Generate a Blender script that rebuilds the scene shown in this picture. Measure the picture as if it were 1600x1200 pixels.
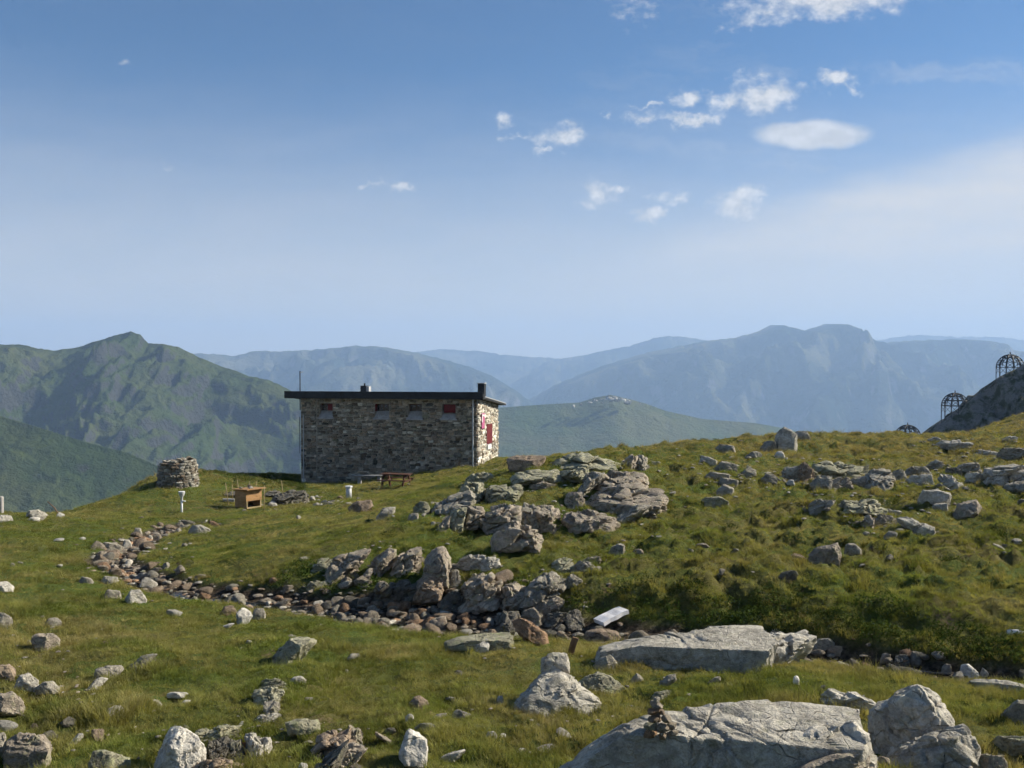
import bpy, bmesh, math, random
import numpy as np
from mathutils import Vector, Matrix

random.seed(7)
RNG = np.random.default_rng(11)
scene = bpy.context.scene
for o in list(bpy.data.objects):
    bpy.data.objects.remove(o)
COL = scene.collection

# ------------------------------------------------------------------ camera
FPX, CX, CY = 1467.0, 800.0, 600.0           # focal length and centre in pixels of the 1600 x 1200 photograph
PITCH = math.atan(25.0 / FPX)
cam_data = bpy.data.cameras.new('camera')
cam_data.sensor_width = 36.0
cam_data.lens = FPX / 1600.0 * 36.0
cam_data.clip_start = 0.1
cam_data.clip_end = 60000.0
cam = bpy.data.objects.new('camera', cam_data)
COL.objects.link(cam)
cam.location = (0, 0, 0)
cam.rotation_euler = (math.radians(90) - PITCH, 0, 0)
scene.camera = cam

# ------------------------------------------------------------------ sun, sky, exposure
SUN_AZ = math.radians(18.0)                   # measured from +X (right of the picture) towards +Y (away from the camera)
SUN_EL = math.radians(32.0)
to_sun = Vector((math.cos(SUN_AZ) * math.cos(SUN_EL), math.sin(SUN_AZ) * math.cos(SUN_EL), math.sin(SUN_EL)))
sun_data = bpy.data.lights.new('sun', 'SUN')
sun_data.energy = 5.0
sun_data.angle = math.radians(0.5)
sun_data.color = (1.0, 0.93, 0.79)
sun = bpy.data.objects.new('sun', sun_data)
COL.objects.link(sun)
sun.rotation_euler = to_sun.to_track_quat('Z', 'Y').to_euler()

scene.view_settings.view_transform = 'Standard'
scene.view_settings.look = 'None'
scene.view_settings.exposure = 0.72
scene.view_settings.gamma = 1.0
scene.view_settings.use_curve_mapping = False
scene.cycles.max_bounces = 6
scene.cycles.diffuse_bounces = 2
scene.cycles.glossy_bounces = 2
scene.cycles.transmission_bounces = 3
scene.cycles.transparent_max_bounces = 6
scene.cycles.volume_bounces = 2
scene.cycles.use_adaptive_sampling = True
scene.cycles.adaptive_threshold = 0.03
scene.cycles.adaptive_min_samples = 12
scene.cycles.use_denoising = True
scene.cycles.sample_clamp_indirect = 4.0

world = bpy.data.worlds.new('World')
scene.world = world
world.use_nodes = True
WN = world.node_tree
WN.nodes.clear()


class NT:
    """small helper to write node trees as expressions"""
    def __init__(self, tree):
        self.t = tree

    def n(self, typ, **props):
        nd = self.t.nodes.new(typ)
        for k, v in props.items():
            setattr(nd, k, v)
        return nd

    def put(self, sock, v):
        if hasattr(v, 'is_linked') or hasattr(v, 'links'):
            self.t.links.new(v, sock)
        else:
            sock.default_value = v

    def m(self, op, a, b=None, c=None, clamp=False):
        nd = self.n('ShaderNodeMath', operation=op, use_clamp=clamp)
        self.put(nd.inputs[0], a)
        if b is not None:
            self.put(nd.inputs[1], b)
        if c is not None:
            self.put(nd.inputs[2], c)
        return nd.outputs[0]

    def v(self, op, a, b=None):
        nd = self.n('ShaderNodeVectorMath', operation=op)
        self.put(nd.inputs[0], a)
        if b is not None:
            if op == 'SCALE':
                self.put(nd.inputs['Scale'], b)
            else:
                self.put(nd.inputs[1], b)
        return nd.outputs['Value'] if op in ('LENGTH', 'DOT_PRODUCT', 'DISTANCE') else nd.outputs[0]

    def ramp(self, x, lo, hi, a=0.0, b=1.0, smooth=True):
        nd = self.n('ShaderNodeMapRange', interpolation_type='SMOOTHSTEP' if smooth else 'LINEAR', clamp=True)
        self.put(nd.inputs[0], x)
        for i, q in enumerate((lo, hi, a, b)):
            self.put(nd.inputs[1 + i], q)
        return nd.outputs[0]

    def noise(self, vec, scale, detail=4.0, rough=0.55, dist=0.0, color=False, dim='3D'):
        nd = self.n('ShaderNodeTexNoise', noise_dimensions=dim)
        if vec is not None:
            self.put(nd.inputs['Vector'], vec)
        nd.inputs['Scale'].default_value = scale
        nd.inputs['Detail'].default_value = detail
        nd.inputs['Roughness'].default_value = rough
        nd.inputs['Distortion'].default_value = dist
        return nd.outputs['Color'] if color else nd.outputs['Fac']

    def mix(self, f, a, b, mode='MIX'):
        nd = self.n('ShaderNodeMix', data_type='RGBA', blend_type=mode)
        self.put(nd.inputs[0], f)
        self.put(nd.inputs[6], a if not isinstance(a, tuple) else (*a, 1)[:4])
        self.put(nd.inputs[7], b if not isinstance(b, tuple) else (*b, 1)[:4])
        return nd.outputs[2]

    def comb(self, x, y, z):
        nd = self.n('ShaderNodeCombineXYZ')
        for i, q in enumerate((x, y, z)):
            self.put(nd.inputs[i], q)
        return nd.outputs[0]

    def sep(self, v):
        nd = self.n('ShaderNodeSeparateXYZ')
        self.put(nd.inputs[0], v)
        return nd.outputs


def build_world():
    W = NT(WN)
    out = W.n('ShaderNodeOutputWorld')
    bg = W.n('ShaderNodeBackground')
    bg.inputs['Strength'].default_value = 0.060
    sky = W.n('ShaderNodeTexSky', sky_type='NISHITA')
    sky.sun_disc = False
    sky.sun_elevation = SUN_EL
    sky.sun_rotation = math.radians(90) - SUN_AZ      # rotation is clockwise from +Y
    sky.altitude = 2300.0
    sky.air_density = 1.25
    sky.dust_density = 0.7
    sky.ozone_density = 3.0
    d = W.n('ShaderNodeTexCoord').outputs['Generated']
    x, y, z = W.sep(d)
    ysafe = W.m('MAXIMUM', y, 0.05)
    ahead = W.ramp(y, 0.05, 0.3)
    u = W.m('DIVIDE', x, ysafe)
    w = W.m('DIVIDE', z, ysafe)
    uv = W.comb(u, w, 0.0)
    # ragged edges: shift the lookup by noise
    wob = W.v('SUBTRACT', W.noise(uv, 26.0, 4.0, 0.62, color=True, dim='2D'), (0.5, 0.5, 0.5))
    uvw = W.v('ADD', uv, W.v('MULTIPLY', wob, (0.06, 0.036, 0.0)))
    fine = W.noise(W.v('MULTIPLY', uv, (1.0, 1.5, 1.0)), 48.0, 5.0, 0.60, dim='2D')

    def P(px, py):
        return ((px - 800) / FPX, (575 - py) / FPX)

    puffs = [(1285, 2, 300, 62, .95), (1190, 30, 110, 40, .55), (1190, 150, 120, 60, 1.0), (1140, 165, 80, 34, .8), (1303, 128, 72, 36, .95),
             (1335, 140, 30, 26, .5), (1088, 156, 74, 26, .8), (1075, 187, 120, 24, .8), (1000, 188, 60, 26, .72), (950, 184, 24, 16, .35), (1008, 170, 60, 10, .4),
             (781, 193, 44, 34, .5), (806, 216, 54, 16, .55), (872, 213, 84, 44, .6), (853, 238, 40, 16, .4), (935, 302, 76, 46, .62), (968, 291, 44, 20, .55), (925, 322, 40, 26, .42),
             (1054, 309, 62, 22, .62), (1015, 335, 54, 28, .7), (1152, 317, 100, 46, .9), (622, 292, 54, 22, .55), (572, 295, 50, 12, .36),
             (985, 20, 90, 50, .28), (178, 102, 40, 16, .18), (258, 258, 30, 14, .16), (255, 350, 16, 8, .14)]
    mask = None
    for (px, py, pw, ph, st) in puffs:
        c = P(px, py)
        q = W.v('MULTIPLY', W.v('SUBTRACT', uvw, (c[0], c[1], 0.0)), (2 * FPX / pw, 2 * FPX / ph, 0.0))
        l = W.v('LENGTH', q)
        s = W.m('MULTIPLY', W.ramp(l, 0.1, 1.6, 1.0, 0.0, False), 0.40 + 0.60 * st)
        mask = s if mask is None else W.m('MAXIMUM', mask, s)
    cov = W.ramp(W.m('ADD', mask, W.m('MULTIPLY', W.m('SUBTRACT', fine, 0.5), 1.0)), 0.24, 1.02)
    cov = W.m('MULTIPLY', cov, W.ramp(mask, 0.03, 0.35))
    # lenticular cloud: smooth almond
    c = P(1268, 212)
    uvl = W.v('ADD', uv, W.v('MULTIPLY', wob, (0.022, 0.010, 0.0)))
    q = W.v('MULTIPLY', W.v('SUBTRACT', uvl, (c[0], c[1], 0.0)), (2 * FPX / 200, 2 * FPX / 52, 0.0))
    qx, qy, _ = W.sep(q)
    lens = W.m('ADD', W.m('POWER', W.m('ABSOLUTE', qx), 1.7), W.m('POWER', W.m('ABSOLUTE', qy), 1.9))
    cov = W.m('MAXIMUM', cov, W.ramp(lens, 0.35, 1.10, 0.84, 0.0))
    # wide thin sheet coming up from the right, upper edge rises to the right
    soft = W.noise(W.v('MULTIPLY', uv, (1.2, 5.0, 1.0)), 5.0, 3.0, 0.55, dim='2D')
    softd = W.m('SUBTRACT', soft, 0.5)
    wisps = W.noise(W.v('MULTIPLY', W.v('ADD', uv, W.v('MULTIPLY', wob, (0.1, 0.03, 0.0))), (1.0, 6.0, 1.0)), 4.0, 4.0, 0.6, dim='2D')
    up = W.m('ADD', W.m('MULTIPLY', W.m('SUBTRACT', u, 0.09), 0.285), 0.135)
    dist_up = W.m('ADD', W.m('SUBTRACT', up, w), W.m('MULTIPLY', softd, 0.035))
    lowedge = W.m('ADD', W.m('SUBTRACT', w, 0.135), W.m('MULTIPLY', softd, 0.05))
    sheet = W.m('MULTIPLY', W.ramp(dist_up, -0.004, 0.05), W.ramp(lowedge, -0.07, 0.02, 0.42, 1.0))
    sheet = W.m('MULTIPLY', sheet, W.ramp(u, -0.02, 0.22))
    sheet = W.m('MULTIPLY', sheet, W.ramp(W.m('ADD', W.m('MULTIPLY', soft, 0.5), W.m('MULTIPLY', wisps, 0.5)), 0.3, 0.7, 0.55, 1.0))
    veil = W.m('MULTIPLY', W.ramp(wisps, 0.5, 0.8), W.ramp(u, -0.1, 0.5, 0.02, 0.26))
    # the same kind of thin sheet and small cloud all round the sky outside the frame, on a plane overhead
    pl = W.v('DIVIDE', W.comb(x, y, 0.0), W.comb(W.m('MAXIMUM', z, 0.06), W.m('MAXIMUM', z, 0.06), 1.0))
    away = W.m('MULTIPLY', W.ramp(W.noise(pl, 0.9, 4.0, 0.6, dim='2D'), 0.52, 0.75, 0.0, 0.5), W.m('SUBTRACT', 1.0, ahead))
    thin = W.m('MAXIMUM', W.m('MULTIPLY', W.m('MAXIMUM', sheet, veil), ahead), away)
    thick = W.m('MULTIPLY', W.m('MULTIPLY', cov, ahead), 0.9)
    above = W.ramp(z, -0.01, 0.03)
    # pale veil of far haze cloud low over the whole horizon
    hz = W.m('SQRT', W.m('ADD', W.m('MULTIPLY', x, x), W.m('MULTIPLY', y, y)))
    elev = W.m('ADD', W.m('DIVIDE', z, W.m('MAXIMUM', hz, 0.05)), W.m('MULTIPLY', softd, 0.05))
    low = W.ramp(elev, -0.04, 0.33, 0.88, 0.0)
    base = W.mix(low, W.v('MULTIPLY', sky.outputs[0], (0.57, 0.82, 1.0)), (8.2, 7.6, 7.2))
    col = W.mix(W.m('MULTIPLY', thin, above), base, (7.6, 7.5, 7.4))
    shade = W.ramp(fine, 0.35, 0.7, 0.86, 1.04)
    cl = W.v('SCALE', (8.6, 8.6, 8.6), shade)
    col = W.mix(W.m('MULTIPLY', thick, above), col, cl)
    WN.links.new(col, bg.inputs['Color'])
    WN.links.new(bg.outputs[0], out.inputs['Surface'])


build_world()
world.cycles.sampling_method = 'MANUAL'
world.cycles.sample_map_resolution = 256

# ------------------------------------------------------------------ helpers
def ray(px, py):
    a, b = (px - CX) / FPX, -(py - CY) / FPX
    cp, sp = math.cos(PITCH), math.sin(PITCH)
    return np.array([a, cp + b * sp, -sp + b * cp])


def at(px, py, Y):
    d = ray(px, py)
    return d * (Y / d[1])


_P = np.random.default_rng(3).permutation(512)
_G = np.random.default_rng(4).normal(size=(512, 3))
_G /= np.linalg.norm(_G, axis=1)[:, None]


def perlin(p):
    p = np.asarray(p, float)
    i = np.floor(p).astype(int)
    f = p - i
    u = f * f * f * (f * (f * 6 - 15) + 10)
    res = 0
    for dx in (0, 1):
        wx = u[:, 0] if dx else 1 - u[:, 0]
        for dy in (0, 1):
            wy = u[:, 1] if dy else 1 - u[:, 1]
            for dz in (0, 1):
                wz = u[:, 2] if dz else 1 - u[:, 2]
                h = _P[(_P[(_P[(i[:, 0] + dx) & 511] + i[:, 1] + dy) & 511] + i[:, 2] + dz) & 511]
                g = _G[h]
                dot = g[:, 0] * (f[:, 0] - dx) + g[:, 1] * (f[:, 1] - dy) + g[:, 2] * (f[:, 2] - dz)
                res = res + wx * wy * wz * dot
    return res * 1.5


def fbm(p, octv=4, gain=0.5, ridged=False):
    p = np.asarray(p, float)
    a, s, t = 1.0, 0.0, 0.0
    for k in range(octv):
        n = perlin(p * (2.03 ** k) + 17.3 * k)
        if ridged:
            n = 1 - 2 * np.abs(n)
        s = s + a * n
        t += a
        a *= gain
    return s / t


def P2(x, y, k, off=0.0):
    x = np.asarray(x, float); y = np.asarray(y, float)
    return np.stack([x * k + off, y * k - off, np.full_like(x, off * 0.37 + 0.5)], 1)


def sstep(a, b, x):
    t = np.clip((x - a) / (b - a), 0, 1)
    return t * t * (3 - 2 * t)


def mesh_obj(name, verts, faces, mat=None, parent=None, smooth=True, link=True):
    me = bpy.data.meshes.new(name)
    me.from_pydata([tuple(v) for v in verts], [], [tuple(f) for f in faces])
    if smooth:
        me.polygons.foreach_set('use_smooth', np.ones(len(me.polygons), bool))
    me.update()
    if mat:
        me.materials.append(mat)
    o = bpy.data.objects.new(name, me)
    if link:
        COL.objects.link(o)
    if parent:
        o.parent = parent
    return o


def grid_obj(name, X, Y, Z, mat, smooth=True):
    r, c = X.shape
    V = np.stack([X.ravel(), Y.ravel(), Z.ravel()], 1)
    i = np.arange(r * c).reshape(r, c)
    F = np.stack([i[:-1, :-1].ravel(), i[:-1, 1:].ravel(), i[1:, 1:].ravel(), i[1:, :-1].ravel()], 1)
    me = bpy.data.meshes.new(name)
    me.vertices.add(len(V)); me.vertices.foreach_set('co', V.ravel())
    me.loops.add(F.size); me.loops.foreach_set('vertex_index', F.ravel().astype(np.int32))
    me.polygons.add(len(F)); me.polygons.foreach_set('loop_start', (np.arange(len(F)) * 4).astype(np.int32))
    me.update(calc_edges=True)
    me.polygons.foreach_set('use_smooth', np.full(len(F), smooth))
    me.materials.append(mat)
    o = bpy.data.objects.new(name, me)
    COL.objects.link(o)
    return o


def tag(o, label=None, cat=None, group=None, kind=None):
    if label: o['label'] = label
    if cat: o['category'] = cat
    if group: o['group'] = group
    if kind: o['kind'] = kind
    return o


def empty(name, loc, rz=0.0):
    o = bpy.data.objects.new(name, None)
    COL.objects.link(o)
    o.location = loc
    o.rotation_euler = (0, 0, rz)
    o.empty_display_size = 0.2
    return o


def new_mat(name):
    m = bpy.data.materials.new(name)
    m.use_nodes = True
    t = m.node_tree
    t.nodes.clear()
    T = NT(t)
    out = T.n('ShaderNodeOutputMaterial')
    b = T.n('ShaderNodeBsdfPrincipled')
    b.inputs['Specular IOR Level'].default_value = 0.25
    b.inputs['Roughness'].default_value = 0.85
    t.links.new(b.outputs[0], out.inputs['Surface'])
    return m, T, b, out


def bump(T, b, h, strength=0.5, dist=0.02):
    nd = T.n('ShaderNodeBump')
    nd.inputs['Strength'].default_value = strength
    nd.inputs['Distance'].default_value = dist
    T.put(nd.inputs['Height'], h)
    T.t.links.new(nd.outputs[0], b.inputs['Normal'])

# ------------------------------------------------------------------ the meadow: a height field through measured spots
CTRL = [  # (px, py, distance) spots read off the photograph, later turned into x, y, z
    (0, 1200, 8.4), (0, 1150, 9.0), (0, 1050, 11.2), (0, 950, 15.2), (0, 850, 24), (0, 803, 33),
    (250, 1200, 8.2), (250, 1100, 10.2), (250, 1000, 13.6), (250, 950, 16.8),
    (500, 1200, 8.1), (500, 1100, 10.2), (500, 1000, 14.0), (480, 965, 16.4),
    (800, 1200, 8.0), (800, 1120, 9.7), (800, 1050, 11.9), (800, 1005, 14.0),
    (1200, 1200, 7.6), (1200, 1090, 10.2), (1200, 1040, 12.0), (1550, 1200, 7.8), (1550, 1100, 10.0), (1550, 1076, 11.3), (1380, 1060, 11.8),
    (1620, 1062, 12.4), (1500, 1054, 12.8), (1400, 1042, 13.2), (1300, 1020, 14.0), (1150, 1000, 14.8), (1000, 990, 15.2), (880, 985, 15.6),
    (780, 970, 16.4), (690, 968, 16.6), (600, 952, 17.2), (480, 946, 17.7), (400, 936, 18.4), (330, 930, 18.8), (250, 918, 19.6), (200, 893, 21.2), (172, 874, 23.0), (200, 850, 26.0), (270, 822, 31),
    (1600, 985, 13.9), (1450, 965, 14.4), (1300, 945, 15.4), (1150, 925, 16.4), (1000, 925, 16.9), (920, 905, 17.4),
    (780, 895, 18.2), (640, 890, 18.8), (480, 905, 19.0), (400, 893, 19.9), (300, 895, 20.6),
    (1600, 900, 18.0), (1400, 890, 18.2), (1200, 870, 18.8), (1000, 870, 19.6),
    (1600, 800, 26), (1400, 800, 26.5), (1200, 800, 26), (1000, 800, 26), (860, 850, 21.5),
    (1600, 745, 35), (1400, 745, 37), (1200, 745, 35.5), (1040, 760, 31),
    (1600, 700, 47), (1400, 705, 48), (1200, 705, 47), (1060, 715, 42),
    (1600, 649, 66), (1550, 666, 64), (1500, 681, 60), (1400, 685, 58), (1300, 683, 57), (1200, 684, 55), (1100, 690, 52), (1000, 703, 47),
    (620, 840, 21.5), (620, 800, 27), (600, 775, 37), (640, 757, 46), (720, 733, 51), (560, 757, 49),
    (800, 845, 21.5), (860, 785, 26), (780, 790, 26), (880, 722, 33), (960, 722, 35), (820, 737, 39), (740, 760, 32),
    (478, 758, 53.8), (748, 727, 52.1), (778, 716, 57.5),
    (400, 850, 24), (400, 805, 35), (400, 780, 43), (400, 755, 52), (430, 742, 58),
    (100, 900, 19.2), (100, 850, 25.5), (100, 804, 36), (200, 810, 34), (285, 799, 38), (330, 748, 55), (278, 758, 50), (200, 769, 46), (150, 786, 41),
]
pts = [at(*c) for c in CTRL]
for (x, y, z) in [(0, 0, -1.62), (-7, 0, -2.0), (7, 0, -1.5), (0, -10, -.4), (-15, -10, -.9), (15, -10, -.2), (-18, 6, -3.3), (18, 6, -2.9), (-26, 22, -4.3), (30, 22, -3.6), (34, 45, -3.2), (44, 62, -2.2),
                  (-40, 40, -7.0), (3, 4, -2.6), (-4, 4, -2.75)]:
    pts.append(np.array([x, y, z]))
for (px, py, Y, dY, drop) in [(0, 803, 33, 9, 4.5), (100, 804, 36, 9, 4.5), (150, 786, 41, 9, 4.5), (200, 769, 46, 10, 5), (278, 758, 52, 10, 4.5), (330, 748, 55, 10, 5), (430, 742, 58, 10, 5), (600, 735, 60, 10, 4.5), (760, 725, 60, 9, 4.0),
                         (1000, 703, 47, 14, 4.2), (1100, 690, 52, 12, 4), (1200, 684, 55, 12, 4), (1300, 683, 57, 12, 4), (1400, 685, 58, 12, 4), (1500, 681, 60, 14, 3.0), (1600, 649, 66, 16, 2.6)]:
    p = at(px, py, Y)
    pts.append(np.array([p[0] * (1 + dY / Y), Y + dY, p[2] * 1.0 - drop]))
    pts.append(np.array([p[0] * (1 + 3 * dY / Y), Y + 3.2 * dY, p[2] - drop * 3.6]))
pts = np.array(pts)
_n = len(pts)


def _tps(a, b):
    r2 = ((a[:, None, 0] - b[None, :, 0]) ** 2 + (a[:, None, 1] - b[None, :, 1]) ** 2)
    return 0.5 * r2 * np.log(r2 + 1e-6)


_A = np.zeros((_n + 3, _n + 3))
_A[:_n, :_n] = _tps(pts, pts) + np.eye(_n) * 0.6
_A[:_n, _n] = 1; _A[:_n, _n + 1:] = pts[:, :2]
_A[_n:, :_n] = _A[:_n, _n:].T
_W = np.linalg.solve(_A, np.concatenate([pts[:, 2], np.zeros(3)]))


def base_h(x, y):
    x = np.atleast_1d(np.asarray(x, float)); y = np.atleast_1d(np.asarray(y, float))
    out = np.empty(len(x))
    for s in range(0, len(x), 20000):
        q = np.stack([x[s:s + 20000], y[s:s + 20000]], 1)
        out[s:s + 20000] = _tps(q, pts) @ _W[:_n] + _W[_n] + q @ _W[_n + 1:]
    return out


STREAM = [(1660, 1064, 12.2, .5), (1500, 1054, 12.8, .5), (1400, 1042, 13.2, .5), (1300, 1020, 14.0, .5), (1150, 1000, 14.8, .5), (1000, 990, 15.2, .6), (880, 985, 15.6, .7), (780, 970, 16.3, 1.15), (690, 966, 16.7, 1.15), (600, 952, 17.2, 1.0),
          (480, 944, 17.8, .6), (400, 934, 18.5, .55), (330, 928, 18.9, .55), (250, 915, 19.8, .6), (200, 893, 21.2, .6), (172, 874, 23.0, .55), (205, 850, 26.0, .5), (270, 822, 31, .5), (300, 812, 33, .35), (350, 826, 31, .3)]
SP = np.array([np.append(at(a, b, c)[:2], w) for a, b, c, w in STREAM])


def stream_d(x, y):
    """signed-less distance to the stream line, in units of its half width, and the distance in metres"""
    best = np.full(len(x), 1e9); bw = np.ones(len(x))
    for i in range(len(SP) - 1):
        a, b = SP[i, :2], SP[i + 1, :2]
        ab = b - a
        t = np.clip(((x - a[0]) * ab[0] + (y - a[1]) * ab[1]) / (ab @ ab), 0, 1)
        d = np.hypot(x - a[0] - t * ab[0], y - a[1] - t * ab[1])
        w = SP[i, 2] * (1 - t) + SP[i + 1, 2] * t
        k = d < best
        best[k] = d[k]; bw[k] = w[k]
    return best / bw, best


HUT_TH = math.radians(11)
HUT_R = np.array([(746 - 800) / FPX * 52.0, 52.0])
HX = np.array([math.cos(HUT_TH), -math.sin(HUT_TH)])      # along the front, to the right
HY = np.array([math.sin(HUT_TH), math.cos(HUT_TH)])       # into the hut
HUT_L, HUT_D = 10.42, 5.5


def hut_local(x, y):
    dx, dy = x - HUT_R[0], y - HUT_R[1]
    return dx * HX[0] + dy * HX[1], dx * HY[0] + dy * HY[1]


def ground_h(x, y, detail=True):
    x = np.atleast_1d(np.asarray(x, float)); y = np.atleast_1d(np.asarray(y, float))
    z = base_h(x, y)
    u, d = stream_d(x + 0.18 * perlin(P2(x, y, 1.1, 3.1)), y + 0.18 * perlin(P2(x, y, 1.1, 9.1)))
    z = z - 0.15 * (1 - sstep(0.55, 1.25, u))
    if detail:
        r = np.hypot(x, y)
        calm = 0.35 + 0.65 * sstep(0.9, 2.2, u)
        rough = 0.6 + 1.15 * sstep(-5, 5, x) * sstep(13, 17, y)
        n1 = fbm(P2(x, y, 0.42, 1.7), 3)
        n2 = fbm(P2(x, y, 1.25, 5.2), 3)
        tus = np.abs(fbm(P2(x, y, 2.1, 8.4), 2))
        z = z + calm * rough * (0.18 * n1 + 0.20 * n2 - 0.32 * tus + 0.06)
        z = z + 0.02 * fbm(P2(x, y, 7.0, 2.2), 2)
    return z


def hit(px, py, ymin=5.0, ymax=140.0):
    d = ray(px, py); d = d / d[1]
    Y = np.geomspace(ymin, ymax, 900)
    g = ground_h(d[0] * Y, Y)
    below = d[2] * Y < g
    k = int(np.argmax(below)) if below.any() else int(np.argmax(g - d[2] * Y))
    if not below.any():
        return np.array([d[0] * Y[k], Y[k], g[k]])
    if k > 0:
        a = d[2] * Y[k - 1] - g[k - 1]; b = g[k] - d[2] * Y[k]
        yy = Y[k - 1] + (Y[k] - Y[k - 1]) * a / (a + b + 1e-9)
    else:
        yy = Y[0]
    return np.array([d[0] * yy, yy, d[2] * yy])


# materials of the ground
def soil_mat():
    m, T, b, out = new_mat('meadow_turf')
    p = T.n('ShaderNodeTexCoord').outputs['Object']
    n1 = T.noise(p, 0.35, 5, 0.6)
    n2 = T.noise(p, 2.2, 5, 0.6)
    n3 = T.noise(p, 14.0, 4, 0.65)
    x, y, z = T.sep(p)
    dry = T.m('ADD', T.ramp(n1, 0.35, 0.7), T.ramp(x, -5, 22, -0.1, 0.25))
    c = T.mix(T.ramp(dry, 0.0, 1.1), (0.075, 0.098, 0.022), (0.14, 0.118, 0.040))
    c = T.mix(T.ramp(n2, 0.5, 0.75, 0, .75), c, (0.05, 0.072, 0.016))
    c = T.mix(T.ramp(n3, 0.55, 0.8, 0, .5), c, (0.13, 0.12, 0.05))
    bare = T.m('MULTIPLY', T.ramp(T.noise(p, 1.3, 5, 0.65), 0.60, 0.68), T.ramp(n3, 0.4, 0.6))
    c = T.mix(bare, c, (0.16, 0.115, 0.07))
    at_ = T.n('ShaderNodeAttribute', attribute_name='stream')
    c = T.mix(at_.outputs['Fac'], c, T.mix(T.ramp(n3, 0.35, 0.7), (0.028, 0.022, 0.016), (0.11, 0.085, 0.06)))
    T.put(b.inputs['Base Color'], c)
    b.inputs['Roughness'].default_value = 0.95
    b.inputs['Specular IOR Level'].default_value = 0.05
    bump(T, b, T.m('ADD', T.noise(p, 20, 5, 0.7), T.m('MULTIPLY', T.noise(p, 70, 3, 0.6), 0.5)), 0.9, 0.05)
    return m


MEADOW = soil_mat()


def build_meadow():
    ys = [-14.0]
    while ys[-1] < 105:
        Y = ys[-1]
        ys.append(Y + (0.5 if Y < 4 else 0.0095 * Y + 0.012 if Y < 66 else 0.05 * Y - 2.6))
    ys = np.array(ys)
    s = np.linspace(-1, 1, 470)
    Yg, S = np.meshgrid(ys, s, indexing='ij')
    X = S * (7.0 + 0.78 * np.maximum(Yg, 0)) + 0.0 * Yg
    Z = ground_h(X.ravel(), Yg.ravel()).reshape(X.shape)
    # under the hut the ground is kept below its floor level
    o = grid_obj('meadow', X, Yg, Z, MEADOW)
    GRID.update(ys=ys, Z=Z, n=len(s))
    u, d = stream_d(X.ravel() + 0.18 * perlin(P2(X.ravel(), Yg.ravel(), 1.1, 3.1)), Yg.ravel() + 0.18 * perlin(P2(X.ravel(), Yg.ravel(), 1.1, 9.1)))
    a = o.data.attributes.new('stream', 'FLOAT', 'POINT')
    a.data.foreach_set('value', (1 - sstep(0.85, 1.2, u)).astype(np.float32))
    tag(o, kind='structure')
    return o


GRID = {}
build_meadow()


def ground_h(x, y, detail=True):
    """height of the meadow sheet itself, read back from its grid"""
    x = np.atleast_1d(np.asarray(x, float)); y = np.atleast_1d(np.asarray(y, float))
    ys, Z, n = GRID['ys'], GRID['Z'], GRID['n']
    y = np.clip(y, ys[0], ys[-1] - 1e-3)
    i = np.clip(np.searchsorted(ys, y, 'right') - 1, 0, len(ys) - 2)
    fy = (y - ys[i]) / (ys[i + 1] - ys[i])

    def row(k):
        c = (x / (7.0 + 0.78 * np.maximum(ys[k], 0)) + 1) * 0.5 * (n - 1)
        c = np.clip(c, 0, n - 1.001)
        j = c.astype(int); f = c - j
        return Z[k, j] * (1 - f) + Z[k, j + 1] * f
    return row(i) * (1 - fy) + row(i + 1) * fy


# the trickle of water lying in the stream bed
def build_water():
    m, T, b, out = new_mat('stream_water')
    b.inputs['Base Color'].default_value = (0.012, 0.012, 0.010, 1)
    b.inputs['Roughness'].default_value = 0.2
    b.inputs['Specular IOR Level'].default_value = 0.5
    p = T.n('ShaderNodeTexCoord').outputs['Object']
    bump(T, b, T.noise(p, 9, 3, 0.5), 0.25, 0.02)
    c = []
    for i in range(8, 13):
        for t in np.linspace(0, 1, 6, endpoint=False):
            c.append(SP[i] * (1 - t) + SP[i + 1] * t)
    c = np.array(c)
    zc = ground_h(c[:, 0], c[:, 1], detail=False)
    k = np.ones(13) / 13
    zc = np.convolve(np.pad(zc, 6, 'edge'), k, 'valid') + 0.012
    tg = np.gradient(c[:, :2], axis=0)
    tg /= np.linalg.norm(tg, axis=1)[:, None]
    nrm = np.stack([-tg[:, 1], tg[:, 0]], 1)
    w = c[:, 2] * 0.35
    L = c[:, :2] + nrm * w[:, None]; R = c[:, :2] - nrm * w[:, None]
    X = np.stack([L[:, 0], R[:, 0]], 1); Yq = np.stack([L[:, 1], R[:, 1]], 1); Z = np.stack([zc, zc], 1)
    tag(grid_obj('stream_water', X, Yq, Z, m), kind='structure')


build_water()

# ------------------------------------------------------------------ mountains and the valley
def mountain_mat(name, green, dry, rock, scale, rock_amt=0.5):
    m, T, b, out = new_mat(name)
    g = T.n('ShaderNodeNewGeometry')
    p = g.outputs['Position']
    nx, ny, nz = T.sep(g.outputs['Normal'])
    n1 = T.noise(p, 0.9 * scale, 6, 0.62)
    n2 = T.noise(p, 5 * scale, 6, 0.65)
    c = T.mix(T.ramp(n1, 0.35, 0.68), green, dry)
    c = T.mix(T.ramp(n2, 0.5, 0.8, 0, .45), c, tuple(q * 0.6 for q in green))
    steep = T.m('ADD', T.m('SUBTRACT', 1.0, nz), T.m('MULTIPLY', T.m('SUBTRACT', n2, 0.5), 0.5))
    c = T.mix(T.ramp(steep, 0.62 - 0.3 * rock_amt, 0.78 - 0.3 * rock_amt), c, rock)
    T.put(b.inputs['Base Color'], c)
    b.inputs['Roughness'].default_value = 1.0
    b.inputs['Specular IOR Level'].default_value = 0.0
    bump(T, b, T.m('ADD', n2, T.m('MULTIPLY', T.noise(p, 22 * scale, 5, 0.7), 0.4)), 0.8, 0.12 / scale)
    return m


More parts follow.
